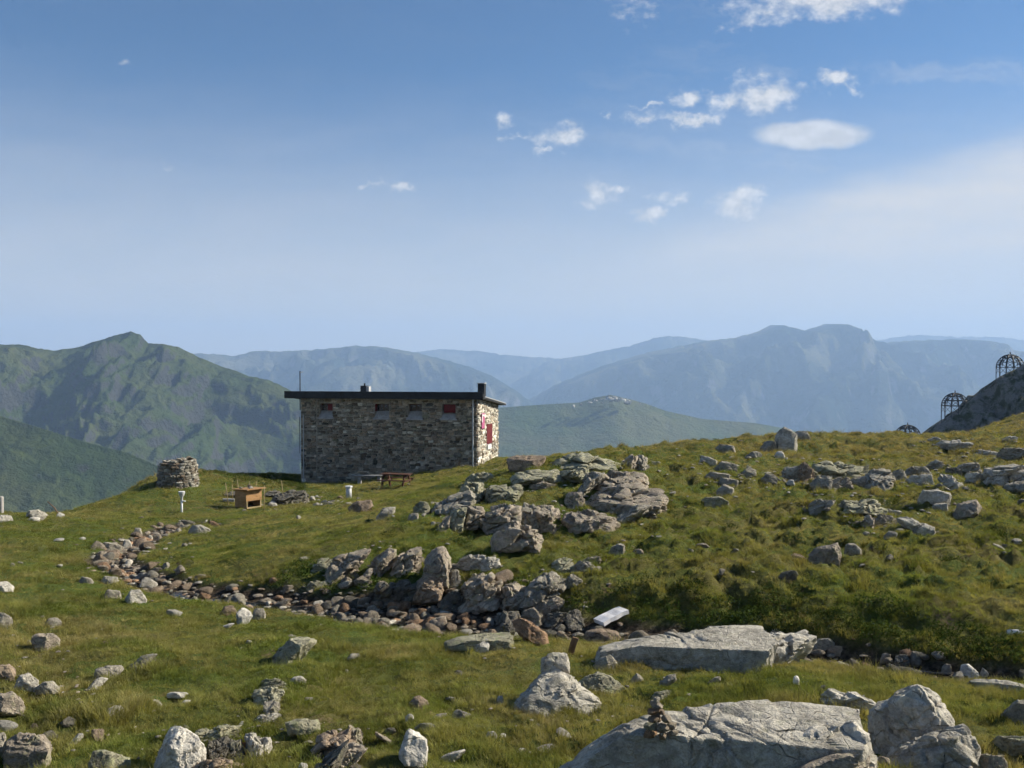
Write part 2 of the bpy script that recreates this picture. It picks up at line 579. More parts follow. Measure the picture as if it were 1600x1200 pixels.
def mountain(name, prof, D, W, foot, mat, gul=0.16, wav=260.0, cols=340, rows=110, back=0.5, seed=0.0, power=0.85, jag=0.012, spur=0.0, fine=0.05, cliff=0.0, aniso=1.35, wobble=0.03):
    """a ridge D metres off whose crest follows prof (px, py); it falls W metres towards the camera to height foot"""
    prof = np.array(prof, float)
    px = np.linspace(prof[0, 0], prof[-1, 0], cols)
    py = np.interp(px, prof[:, 0], prof[:, 1])
    th = (px - 800) / FPX
    wob = fbm(np.stack([px * 0.01 + seed, px * 0 + 0.3, px * 0 + seed], 1), 3) * D * wobble
    Dc = D + wob
    zr = (575 - py) / FPX * Dc
    zr = zr + jag * 0.05 * D * 0.2 * fbm(np.stack([px * 0.11, px * 0 + seed, px * 0 + 1.5], 1), 4)
    t = np.concatenate([np.linspace(-back, 0, 16)[:-1], np.linspace(0, 1, rows) ** 1.25])
    Tt, TH = np.meshgrid(t, th, indexing='ij')
    ZR = np.broadcast_to(zr, Tt.shape); DC = np.broadcast_to(Dc, Tt.shape)
    Yg = DC - Tt * W
    X = TH * DC * (1 - 0.35 * Tt * W / DC)
    dn = np.abs(Tt)
    fall = ZR + (foot - ZR) * dn ** power
    flat = np.stack([X.ravel() / wav + seed, (Yg.ravel()) / (wav * aniso), np.full(X.size, seed * 1.7 + .2)], 1)
    flat2 = flat.copy(); flat2[:, :2] += 0.75 * np.stack([fbm(flat * 0.7 + 5, 2), fbm(flat * 0.7 + 25, 2)], 1)
    gl = fbm(flat2, 5, 0.55, ridged=True).reshape(X.shape)
    big = fbm(flat * np.array([0.32, 0.5, 1.0]) + 9.1, 3).reshape(X.shape)
    amp = np.clip(dn * 9, 0, 1) ** 0.8 * (zr.max() - foot) * gul
    Z = fall + amp * ((gl - 0.25) * 0.75 + big * (0.9 + spur))
    iso = np.stack([X.ravel(), Yg.ravel(), Z.ravel() * 1.3], 1) / wav
    det = fbm(iso * 2.3 + seed, 5, 0.6, ridged=True).reshape(X.shape)
    Z = Z + np.clip(dn * 14, 0, 1) * wav * fine * (det - 0.2)
    if cliff:
        per = cliff
        ph = Z / per + 1.6 * fbm(iso * 0.5 + 4.4, 3).reshape(X.shape)
        fr = ph - np.floor(ph)
        where = sstep(0.0, 0.30, fbm(iso * np.array([1.1, 1.1, 1.1]) + 13.0 + seed, 3).reshape(X.shape)) * np.clip(dn * 25, 0, 1)
        Z = Z + where * per * 0.62 * (sstep(0.36, 0.62, fr) - fr)
    Z = np.maximum(Z, -655.0)
    Z = np.where(Tt > 0, np.minimum(Z, ZR - dn * W * 0.05), np.minimum(Z, ZR - dn * W * 0.10))
    return tag(grid_obj(name, X, Yg, Z, mat), kind='structure')


M_LEFT = mountain_mat('alpine_slope', (0.045, 0.068, 0.022), (0.080, 0.092, 0.034), (0.060, 0.062, 0.058), 0.008, 0.8)  # albedo lowered for the left mountain's shaded face, crags darkest
M_HILL = mountain_mat('grassy_hill', (0.085, 0.12, 0.042), (0.125, 0.13, 0.055), (0.15, 0.15, 0.13), 0.006, 0.2)
M_FAR = mountain_mat('far_mountain', (0.018, 0.034, 0.020), (0.17, 0.16, 0.095), (0.17, 0.16, 0.15), 0.0026, 0.6)


def build_mountains():
    mountain('far_mountain', [(1180, 560), (1370, 531), (1420, 524), (1470, 525), (1500, 527), (1560, 526), (1600, 532), (1750, 520), (1950, 540)], 8300, 1900, -560, M_FAR, jag=.2, seed=1.0, wav=900)
    mountain('far_mountain', [(500, 575), (600, 556), (690, 545), (750, 549), (800, 556), (860, 559), (930, 560), (1100, 585)], 7900, 1900, -620, M_FAR, jag=.2, seed=2.0, wav=800)
    mountain('far_mountain', [(800, 600), (850, 566), (930, 551), (985, 540), (1020, 529), (1045, 524), (1065, 526), (1095, 531), (1200, 550), (1300, 600)], 7200, 1900, -620, M_FAR, jag=.2, seed=3.0, wav=800)
    mountain('mountain', [(640, 720), (760, 665), (820, 628), (870, 600), (930, 576), (1000, 553), (1060, 541), (1100, 533), (1150, 527), (1180, 519), (1205, 508), (1225, 514), (1250, 519), (1270, 512), (1288, 506), (1310, 516),
                          (1325, 524), (1345, 531), (1375, 536), (1400, 534), (1450, 531), (1500, 530), (1530, 533), (1550, 543), (1600, 552), (1700, 520), (1900, 500), (2100, 520)], 5400, 2600, -720, M_FAR, gul=0.27, wav=430, cols=460, jag=.22, wobble=.012, seed=4.0, spur=0.6, fine=.11)
    mountain('mountain', [(-300, 520), (-100, 540), (120, 560), (310, 552), (370, 556), (395, 548), (440, 549), (500, 546), (560, 540), (600, 542), (650, 551), (700, 563), (760, 583), (800, 606), (835, 632), (900, 668), (1000, 730)], 5000, 2100, -700, M_FAR, gul=0.26, wav=400, cols=420, jag=.2, wobble=.012, seed=5.0, spur=0.4, fine=.11)
    mountain('mountain', [(-500, 470), (-300, 500), (-120, 520), (0, 538), (35, 538), (60, 545), (85, 548), (120, 543), (145, 535), (160, 531), (180, 524), (205, 518), (220, 523), (232, 536), (255, 538), (275, 541), (292, 549), (310, 557), (345, 573),
                          (360, 577), (390, 588), (420, 593), (445, 605), (475, 622), (520, 650), (600, 700), (680, 760), (760, 830)], 1500, 820, -400, M_LEFT, gul=0.20, wav=215, cols=600, rows=210, seed=6.0, power=0.8, jag=.15, fine=0.11, cliff=52.0)
    mountain('hill', [(420, 720), (560, 668), (690, 640), (780, 637), (850, 632), (905, 629), (930, 621), (955, 617), (985, 624), (1010, 631), (1040, 642), (1100, 655), (1180, 661), (1230, 670), (1300, 690), (1450, 730)], 2100, 700, -350, M_HILL, gul=0.014, wav=420, cols=300, seed=7.0, fine=0.02, wobble=0.008)
    mountain('hill', [(-500, 560), (-250, 610), (-100, 632), (0, 650), (60, 668), (130, 690), (200, 708), (260, 735), (330, 778), (420, 840), (500, 900)], 850, 330, -290, M_LEFT, gul=0.10, wav=200, cols=300, rows=120, seed=8.0, fine=.05, wobble=0.008)
    # floor of the valley, out to where the haze hides it
    m, T, b, out = new_mat('valley_floor')
    p = T.n('ShaderNodeNewGeometry').outputs['Position']
    T.put(b.inputs['Base Color'], T.mix(T.ramp(T.noise(p, 0.003, 6, 0.6), 0.4, 0.6), (0.05, 0.075, 0.03), (0.10, 0.10, 0.05)))
    X, Yg = np.meshgrid(np.linspace(-7500, 9500, 90), np.linspace(-1500, 9000, 90))
    Z = -600 + 60 * fbm(P2(X.ravel(), Yg.ravel(), 0.0012, 0.4), 4).reshape(X.shape)
    tag(grid_obj('valley_floor', X, Yg, Z, m), kind='structure')
    # the slope our meadow sits on, falling away to the valley on every side
    X, Yg = np.meshgrid(np.linspace(-700, 900, 150), np.linspace(-300, 700, 120))
    r = np.maximum(np.hypot((X - 10) * 0.9, Yg - 20) - 55, 0)
    Z = -13 - 0.50 * r - 0.00012 * r * r + np.clip(r / 60, 0, 1) * 9 * fbm(P2(X.ravel(), Yg.ravel(), 0.02, 2.4), 4).reshape(X.shape)
    tag(grid_obj('mountainside', X, Yg, Z, M_LEFT), kind='structure')


build_mountains()

# dark craggy slope at the right edge
def build_crag():
    m, T, b, out = new_mat('crag_rock')
    p = T.n('ShaderNodeNewGeometry').outputs['Position']
    n1 = T.noise(p, 0.5, 6, 0.7); n2 = T.noise(p, 1.6, 5, 0.7)
    c = T.mix(T.ramp(n1, 0.42, 0.6), (0.30, 0.28, 0.245), (0.055, 0.07, 0.025))
    c = T.mix(T.ramp(n2, 0.5, 0.7, 0, .6), c, (0.045, 0.043, 0.042))
    T.put(b.inputs['Base Color'], c)
    bump(T, b, n2, 1.0, 1.2)
    prof = np.array([(1330, 770), (1400, 712), (1440, 684), (1465, 664), (1485, 655), (1505, 644), (1515, 629), (1530, 616), (1545, 606), (1570, 586), (1590, 575), (1610, 566), (1680, 530), (1800, 480), (2000, 420), (2300, 400)], float)
    px = np.linspace(1330, 2300, 420); py = np.interp(px, prof[:, 0], prof[:, 1])
    D = 150 + 6 * fbm(np.stack([px * .02, px * 0, px * 0 + .5], 1), 3)
    zr = (575 - py) / FPX * D
    zr += 0.9 * fbm(np.stack([px * .09, px * 0, px * 0 + 3.5], 1), 4)
    t = np.concatenate([np.linspace(-0.6, 0, 14)[:-1], np.linspace(0, 1, 120)])
    Tt, TH = np.meshgrid(t, (px - 800) / FPX, indexing='ij')
    Yg = D - Tt * 75
    X = TH * D * (1 - 0.10 * np.abs(Tt)) + 0 * Yg
    Z = np.broadcast_to(zr, Tt.shape) - np.where(Tt > 0, 34 * Tt ** 0.9 + (np.broadcast_to(zr, Tt.shape) + 14) * Tt * .5, -40 * Tt)
    q = np.stack([X.ravel() * .16, Yg.ravel() * .12, Z.ravel() * .12], 1)
    Z = Z + np.clip(np.abs(Tt) * 14, 0, 1) * (3.2 * fbm(q * 1.6, 5, 0.65, ridged=True).reshape(X.shape) - 1.2)
    tag(grid_obj('rocky_hillside', X, Yg, Z, m), kind='structure')
    return D, px, zr


CRAG = build_crag()


def build_haze():
    m = bpy.data.materials.new('haze_air')
    m.use_nodes = True
    t = m.node_tree
    t.nodes.clear()
    out = t.nodes.new('ShaderNodeOutputMaterial')
    v = t.nodes.new('ShaderNodeVolumePrincipled')
    v.inputs['Color'].default_value = (0.475, 0.675, 0.99, 1)
    v.inputs['Density'].default_value = 1.75e-4
    v.inputs['Anisotropy'].default_value = 0.1
    v.inputs['Density Attribute'].default_value = ''
    v.inputs['Temperature Attribute'].default_value = ''
    m.cycles.homogeneous_volume = True
    t.links.new(v.outputs[0], out.inputs['Volume'])
    x0, x1, y0, y1, z0, z1 = -7600, 9600, -1600, 9100, -900, 420
    V = [(x, y, z) for x in (x0, x1) for y in (y0, y1) for z in (z0, z1)]
    F = [(0, 1, 3, 2), (4, 6, 7, 5), (0, 4, 5, 1), (2, 3, 7, 6), (0, 2, 6, 4), (1, 5, 7, 3)]
    tag(mesh_obj('haze', V, F, m, smooth=False), kind='stuff')


build_haze()

# ------------------------------------------------------------------ rocks
def rock_mat():
    m, T, b, out = new_mat('weathered_rock')
    oi = T.n('ShaderNodeObjectInfo')
    base = oi.outputs['Color']
    tc = T.n('ShaderNodeTexCoord').outputs['Object']
    p = T.v('ADD', tc, T.v('SCALE', (31.0, 17.0, 9.0), oi.outputs['Random']))
    n1 = T.noise(p, 2.6, 6, 0.62)
    n2 = T.noise(p, 13.0, 5, 0.65)
    n3 = T.noise(p, 60.0, 3, 0.6)
    lay = T.noise(T.v('MULTIPLY', T.v('ADD', p, T.v('SCALE', T.noise(p, 3, 3, 0.5, color=True), 0.35)), (1.0, 1.0, 6.0)), 2.4, 5, 0.62)
    val = T.m('ADD', T.m('ADD', T.ramp(n1, 0.3, 0.7, 0.66, 1.22), T.ramp(n2, 0.3, 0.75, -0.28, 0.24)), T.ramp(n3, 0.3, 0.7, -0.14, 0.12))
    c = T.v('SCALE', base, val)
    c = T.mix(T.ramp(lay, 0.56, 0.70, 0, .55), c, T.v('SCALE', base, 0.55))
    c = T.mix(T.ramp(T.noise(T.v('ADD', p, (3.0, 8.0, 1.0)), 3.4, 5, 0.65), 0.6, 0.74, 0, .45), c, T.v('MULTIPLY', base, (1.05, 0.80, 0.58)))
    lich = T.m('MULTIPLY', T.ramp(T.noise(T.v('ADD', p, (7.0, 1.0, 4.0)), 7.0, 6, 0.7), 0.52, 0.62), oi.outputs['Alpha'])
    c = T.mix(lich, c, T.mix(n2, (0.19, 0.20, 0.06), (0.33, 0.33, 0.22)))
    dk = T.m('MULTIPLY', T.ramp(T.noise(T.v('ADD', p, (1.0, 5.0, 2.0)), 9.0, 6, 0.7), 0.60, 0.70), 0.55)
    c = T.mix(dk, c, T.v('SCALE', base, 0.38))
    vo = T.n('ShaderNodeTexVoronoi', feature='DISTANCE_TO_EDGE')
    T.put(vo.inputs['Vector'], T.v('ADD', T.v('MULTIPLY', p, (1.0, 1.0, 1.7)), T.v('SCALE', T.noise(p, 6, 2, 0.6, color=True), 0.10)))
    vo.inputs['Scale'].default_value = 2.3
    crk = T.m('MULTIPLY', T.ramp(vo.outputs['Distance'], 0.002, 0.016, 1.0, 0.0), T.m('MULTIPLY', T.ramp(n1, 0.44, 0.56), T.ramp(n2, 0.40, 0.60)))
    c = T.mix(T.m('MULTIPLY', crk, 0.6), c, T.v('SCALE', base, 0.22))
    ti = T.n('ShaderNodeAttribute', attribute_name='tint')
    T.put(b.inputs['Base Color'], T.v('MULTIPLY', c, ti.outputs['Vector']))
    b.inputs['Roughness'].default_value = 0.9
    b.inputs['Specular IOR Level'].default_value = 0.2
    h = T.m('ADD', T.m('ADD', n2, T.m('MULTIPLY', n3, 0.35)), T.m('SUBTRACT', T.m('MULTIPLY', lay, 0.9), T.m('MULTIPLY', crk, 0.8)))
    bump(T, b, h, 0.9, 0.04)
    return m


ROCK = rock_mat()
TINT = {
    'white': (0.60, 0.555, 0.475, 0.05), 'pale': (0.42, 0.383, 0.315, 0.2), 'grey': (0.28, 0.25, 0.198, 0.35), 'lichen': (0.28, 0.26, 0.178, 0.8),
    'brown': (0.255, 0.192, 0.135, 0.15), 'rust': (0.28, 0.175, 0.105, 0.1), 'dark': (0.14, 0.125, 0.10, 0.2), 'warm': (0.29, 0.242, 0.185, 0.4), 'orange': (0.45, 0.18, 0.05, 0.0),
}
_ICO = {}


def ico(sub):
    if sub not in _ICO:
        bm = bmesh.new()
        bmesh.ops.create_icosphere(bm, subdivisions=sub, radius=1.0)
        V = np.array([v.co[:] for v in bm.verts]); F = np.array([[v.index for v in f.verts] for f in bm.faces])
        bm.free()
        _ICO[sub] = (V / np.linalg.norm(V, axis=1)[:, None], F)
    return _ICO[sub]


def tri_mesh(name, V, F, mat, smooth=True, sharp=33):
    me = bpy.data.meshes.new(name)
    me.vertices.add(len(V)); me.vertices.foreach_set('co', np.ascontiguousarray(V, dtype=np.float32).ravel())
    me.loops.add(F.size); me.loops.foreach_set('vertex_index', F.ravel().astype(np.int32))
    me.polygons.add(len(F)); me.polygons.foreach_set('loop_start', (np.arange(len(F)) * 3).astype(np.int32))
    me.update(calc_edges=True)
    me.polygons.foreach_set('use_smooth', np.full(len(F), smooth))
    if sharp:
        me.set_sharp_from_angle(angle=math.radians(sharp))
    white_tint(me)
    me.materials.append(mat)
    return me


def white_tint(me, arr=None):
    a = me.attributes.new('tint', 'FLOAT_COLOR', 'POINT')
    v = np.ones((len(me.vertices), 4), np.float32)
    if arr is not None:
        v[:, :3] = arr
    a.data.foreach_set('color', v.ravel())


def star(dims, N, D, sub, seed, p=90.0, rough=1.0, frac=0.45, bed=False):
    """star-shaped rock: directions pushed out to the nearest of the planes N.x = D, corners chipped, broken into steps, cracked"""
    rs = np.random.default_rng(int(seed * 100) + 5)
    V, F = ico(sub)
    q = V * dims
    L = np.linalg.norm(q, axis=1)
    d = q / L[:, None]
    def radius(N, D):
        k = np.maximum(d @ N.T, 0) / D[None, :]
        return np.maximum((np.maximum(k, 1e-6) ** p).sum(1), 1e-30) ** (-1.0 / p)
    r = radius(N, D)
    pos = d * r[:, None]
    # chip the corners
    ch = rs.normal(size=(6, 3)); ch /= np.linalg.norm(ch, axis=1)[:, None]
    sup = (pos @ ch.T).max(0)
    N = np.concatenate([N, ch]); D = np.concatenate([D, sup * rs.uniform(.84, .97, 6) * (1.04 if bed else 1)])
    r = radius(N, D)
    pos = d * r[:, None]
    s = float(np.cbrt(dims[0] * dims[1] * dims[2])) * 2
    o = np.array([seed * 1.37, seed * 0.71, seed * 2.13])
    ax = rs.normal(size=3) * np.array([.5, .5, 1.0]); ax /= np.linalg.norm(ax)
    if bed:
        ax = np.array([-.42, .84, -.34]) + rs.normal(0, .06, 3); ax /= np.linalg.norm(ax)
    pn = pos / s
    n = 0.020 * fbm(pn * 2.4 + o, 4, 0.55)
    # broken steps: quantised noise gives small ledges
    qn = (fbm(pn * 1.5 + o + 2, 3) + 0.5 * (pn @ ax)) * 4.0
    fr = qn - np.floor(qn)
    n = n + 0.040 * ((np.floor(qn) + sstep(.40, .60, fr)) - qn) 
    st = pn @ ax * 6.0 + 0.8 * fbm(pn * 1.5 + o + 3, 2)
    tri = np.abs(st - np.round(st)) * 2
    n = n - 0.016 * np.exp(-(tri / 0.12) ** 2) * (perlin(pn * 1.6 + o + 7) > -0.05)
    if sub >= 4:
        c1 = perlin(pn * 1.5 + o + 11)
        n = n - 0.035 * np.exp(-(c1 / 0.020) ** 2)
        n = n + 0.012 * fbm(pn * 8 + o, 3, 0.6, ridged=True)
    n = n * rough
    if frac > 0 and sub >= 4:
        # joints: every cell of a stretched cell pattern is set in or out a little, with a groove between cells
        K = 46
        sd = rs.uniform(-1.05, 1.05, (K, 3)) * dims
        B = np.eye(3) + (2.4 if bed else 1.3) * np.outer(ax, ax)
        dd = np.linalg.norm((pos @ B)[:, None, :] - (sd @ B)[None, :, :], axis=2) / s
        i1 = dd.argmin(1)
        f = np.partition(dd, 1, axis=1)
        hgt = rs.normal(0, 1, K)
        edge = f[:, 1] - f[:, 0]
        n = n + frac * (0.075 * np.clip(hgt[i1], -1.6, .9) - 0.07 * np.exp(-(edge / 0.035) ** 2))
    pos = pos + d * (n * s)[:, None]
    return pos, F


OCC_X0, OCC_Y0, OCC_S = -50.0, 4.0, 0.07
OCC = np.zeros((1430, 900), bool)


def occupy(V):
    V = V[(V[:, 1] > OCC_Y0) & (V[:, 1] < 66)]
    if not len(V):
        return
    g = ground_h(V[:, 0], V[:, 1], detail=True)
    V = V[V[:, 2] > g + 0.09]
    i = ((V[:, 0] - OCC_X0) / OCC_S).astype(int); j = ((V[:, 1] - OCC_Y0) / OCC_S).astype(int)
    k = (i >= 0) & (i < OCC.shape[0]) & (j >= 0) & (j < OCC.shape[1])
    OCC[i[k], j[k]] = True


def hull(P):
    """convex outline, counter-clockwise as seen in the picture (rows run downwards)"""
    Q = sorted((float(a), -float(b)) for a, b in P)

    def half(it):
        out = []
        for q in it:
            while len(out) > 1 and (out[-1][0] - out[-2][0]) * (q[1] - out[-2][1]) - (out[-1][1] - out[-2][1]) * (q[0] - out[-2][0]) <= 0:
                out.pop()
            out.append(q)
        return out[:-1]
    H = half(Q) + half(Q[::-1])
    return np.array([(a, -b) for a, b in H])


def rock(name, poly, tint, parent=None, depth=None, fe=None, sink=0.3, sub=None, seed=0, tiltr=0.0, rough=1.0, Y=None, p=90.0, dk=1.0, bottom=None, grow=1.0, frac=0.22, bed=False, squash=0.9):
    """a boulder whose outline from the photograph's side is poly; fe: the row where its top meets its front"""
    rs = np.random.default_rng(1000 + int(seed * 10))
    poly = np.array(poly, float)
    if grow != 1.0:
        poly = poly.mean(0) + (poly - poly.mean(0)) * np.array([grow, 1 + (grow - 1) * .6])
    yb_ = poly[:, 1].max()
    poly[:, 1] = yb_ - (yb_ - poly[:, 1]) * squash
    # counter-clockwise as seen (y up)
    a2 = np.sum(poly[:, 0] * np.roll(-poly[:, 1], -1) - np.roll(poly[:, 0], -1) * -poly[:, 1])
    if a2 < 0:
        poly = poly[::-1]
    pyb, pyt = poly[:, 1].max(), poly[:, 1].min()
    hpx = pyb - pyt
    wpx = np.ptp(poly[:, 0])
    low = poly[:, 1] > pyb - 0.3 * hpx
    bx = poly[low, 0].mean()
    Y0 = hit(bx, bottom or pyb)[1] if Y is None else Y
    e = -math.atan2(ray(poly[:, 0].mean(), (pyb + pyt) / 2)[2], 1.0)
    spx = Y0 / FPX
    if fe is not None:
        dep = max((fe - pyt) * spx / math.tan(max(e, 0.06)) * 0.8 * dk, 0.25 * wpx * spx)
        dep = min(dep, 1.6 * wpx * spx)
    else:
        dep = depth if depth else math.sqrt(max(wpx, 6) * max(hpx, 6)) * spx * (0.75 + 0.35 * rs.random())
    lo6 = poly[poly[:, 1] > pyt + 0.35 * hpx]
    xa, xb = lo6[:, 0].min(), lo6[:, 0].max()
    if np.ptp(poly[low, 0]) < 0.42 * wpx:
        xa, xb = poly[low, 0].min() - .05 * wpx, poly[low, 0].max() + .05 * wpx
    poly2 = hull(np.concatenate([poly, [[xa + .02 * wpx, pyb + sink * hpx], [xb - .02 * wpx, pyb + sink * hpx]]]))
    Yc = Y0 + (0.22 if fe is None else 0.42) * dep
    c2 = poly2.mean(0)
    C = at(c2[0], c2[1], Yc)
    v = C / np.linalg.norm(C)
    r = np.cross(v, [0, 0, 1]); r /= np.linalg.norm(r)
    u = np.cross(r, v)
    Q = []
    for (a, b) in poly2:
        dd = ray(a, b)
        w = dd * ((C @ v) / (dd @ v)) - C
        Q.append((w @ r, w @ u))
    Q = np.array(Q)
    N, D = [], []
    for i in range(len(Q)):
        A, B = Q[i], Q[(i + 1) % len(Q)]
        t = B - A
        n2 = np.array([t[1], -t[0]])
        ln = np.linalg.norm(n2)
        if ln < 1e-6:
            continue
        n2 /= ln
        d = max(float(n2 @ A), 0.02)
        for sgn in (1, -1):
            kk = rs.uniform(0.05, 0.38)
            nn = np.array([n2[0], n2[1], sgn * kk]); l = np.linalg.norm(nn)
            N.append(nn / l); D.append(d / l)
    hd = dep / 2
    if fe is None:
        for sgn in (-1, 1):
            for _ in range(3):
                nn = np.array([rs.uniform(-.55, .55), rs.uniform(-.3, .75), sgn]); l = np.linalg.norm(nn)
                N.append(nn / l); D.append(hd * rs.uniform(0.75, 1.0))
    else:
        uT = (c2[1] - pyt) * spx
        uF = (c2[1] - fe) * spx
        nn = np.array([tiltr * dep, dep, -(uT - uF)]); l = np.linalg.norm(nn)
        nn = nn / l
        off = nn[1] * uF + nn[2] * (-hd)
        N.append(nn); D.append(max(off, 0.03))
        nn = np.array([0.05, -0.12, -1.0]); l = np.linalg.norm(nn)
        N.append(nn / l); D.append(hd)
        N.append(np.array([0, 0, 1.0])); D.append(hd)
    N = np.array(N); D = np.array(D)
    size = max(wpx, hpx)
    if sub is None:
        sub = 3 if size < 26 else 4 if size < 75 else 5 if size < 200 else 6
    dims = np.array([max(np.ptp(Q[:, 0]), .02) / 2, max(np.ptp(Q[:, 1]), .02) / 2, hd])
    pos, F = star(dims, N, D, sub, seed + 0.37, p, rough, frac, bed)
    Rm = np.stack([r, u, v], 1)
    Wp = pos @ Rm.T
    occupy(Wp + C)
    me = tri_mesh(name, Wp, F, ROCK)
    o = bpy.data.objects.new(name, me)
    COL.objects.link(o)
    tn = TINT[tint]
    j = rs.uniform(0.88, 1.12) * (1.15 if bed else 1.05)
    o.color = (tn[0] * j, tn[1] * j, tn[2] * j, tn[3])
    if parent is None:
        o.location = C
    else:
        o.parent = parent
        o.location = Vector(C) - parent.location
    return o


# --- loose stones: shared meshes, one object for each
def stone_meshes(n, sub, seed0, flat=0.65):
    out = []
    for k in range(n):
        rs = np.random.default_rng(seed0 + k)
        N = rs.normal(size=(13, 3)); N /= np.linalg.norm(N, axis=1)[:, None]
        D = rs.uniform(0.62, 1.0, 13)
        dims = np.array([1.0, rs.uniform(.6, .95), rs.uniform(flat * .75, flat * 1.2)])
        V, F = ico(sub)
        k2 = np.maximum(V @ N.T, 0) / D
        r = (np.maximum(k2, 1e-4) ** 36).sum(1) ** (-1 / 36)
        r = np.minimum(r, 1.15)
        pos = V * r[:, None] * dims
        pos += V * (0.05 * fbm(pos * 2.3 + k, 3))[:, None]
        out.append(tri_mesh('stone', pos, F, ROCK))
    return out


STONES = stone_meshes(16, 3, 50)
FLATS = stone_meshes(12, 2, 90, 0.42)


_seed = [0]


def nx():
    _seed[0] += 1
    return _seed[0]


def outcrop(name, label, cat, blocks, base, part='block', group=None, grow=1.14, rubble=4):
    root = empty(name, hit(*base))
    tag(root, label, cat, group, 'thing')
    for bl in blocks:
        tint, poly = bl[0], bl[1]
        kw = bl[2] if len(bl) > 2 else {}
        kw = dict(kw)
        if 'fe' in kw:
            kw.setdefault('squash', 1.0)
        else:
            kw.setdefault('grow', grow)
            kw.setdefault('frac', .85)
            kw.setdefault('bed', True)
            kw.setdefault('sink', .5)
            kw.setdefault('squash', .84)
            kw.setdefault('sub', 5 if np.ptp(np.array(poly), axis=0).max() > 28 else 4)
            if 'depth' in kw: kw['depth'] *= 1.6
        rock(part, poly, tint, root, seed=nx(), **kw)
    if rubble:
        rs = np.random.default_rng(500 + nx())
        for bl in blocks:
            q = np.array(bl[1], float)
            x0, x1, yb, hh = q[:, 0].min(), q[:, 0].max(), q[:, 1].max(), np.ptp(q[:, 1])
            for _ in range(rubble):
                g = hit(rs.uniform(x0 - 8, x1 + 8), yb + rs.uniform(-.35, .12) * hh)
                r = rs.uniform(.10, .26) * hh * g[1] / FPX
                o = bpy.data.objects.new(part, STONES[rs.integers(0, 16)])
                COL.objects.link(o)
                o.parent = root
                o.location = Vector(g) - root.location + Vector((0, 0, r * .15))
                o.scale = (r * 1.3, r, r * .8)
                o.rotation_euler = (rs.uniform(-.5, .5), rs.uniform(-.5, .5), rs.uniform(0, 6))
                tn = TINT[bl[0]]; j = rs.uniform(.7, 1.1)
                o.color = (tn[0] * j, tn[1] * j, tn[2] * j, tn[3])
    bpy.context.view_layer.update()
    return root


# --- the two great slabs of the foreground
outcrop('rock_slab', 'huge pale grey cracked rock slab carrying the small stone cairn in the foreground', 'rock slab', [
    ('pale', [(858, 1212), (898, 1176), (972, 1131), (1013, 1111), (1120, 1087), (1180, 1079), (1335, 1082), (1368, 1098), (1352, 1160), (1345, 1300), (850, 1300)], dict(fe=1152, Y=7.25, sub=7, tiltr=0.03, dk=1.0, rough=.5, sink=.1)),
    ('pale', [(1212, 1170), (1225, 1135), (1262, 1108), (1310, 1104), (1352, 1140), (1352, 1176), (1330, 1205), (1215, 1215)], dict(Y=7.35, depth=.6, sub=5)),
    ('warm', [(1208, 1190), (1250, 1172), (1345, 1165), (1352, 1190), (1330, 1230), (1210, 1230)], dict(Y=7.15, depth=.6, sub=5)),
    ('pale', [(1285, 1090), (1300, 1073), (1345, 1083), (1368, 1098), (1330, 1105)], dict(sub=4)),
], (1150, 1190), rubble=0)
outcrop('rock_slab', 'long low grey slab with a dark undercut front edge beside the stream', 'rock slab', [
    ('pale', [(910, 1018), (938, 1009), (1024, 989), (1103, 976), (1160, 973), (1215, 976), (1212, 1035), (1129, 1043), (1064, 1042), (985, 1032), (926, 1027)], dict(fe=1012, sub=6, rough=.6)),
    ('pale', [(1075, 1003), (1105, 978), (1160, 972), (1195, 975), (1190, 1003), (1178, 1009), (1100, 1010)], dict(fe=992, sub=5, Y=12.6, rough=.6)),
    ('pale', [(1178, 1034), (1182, 995), (1210, 976), (1240, 977), (1265, 984), (1268, 995), (1257, 1009), (1215, 1030), (1195, 1036)], dict(depth=1.0, sub=5)),
], (1080, 1040), rubble=0)

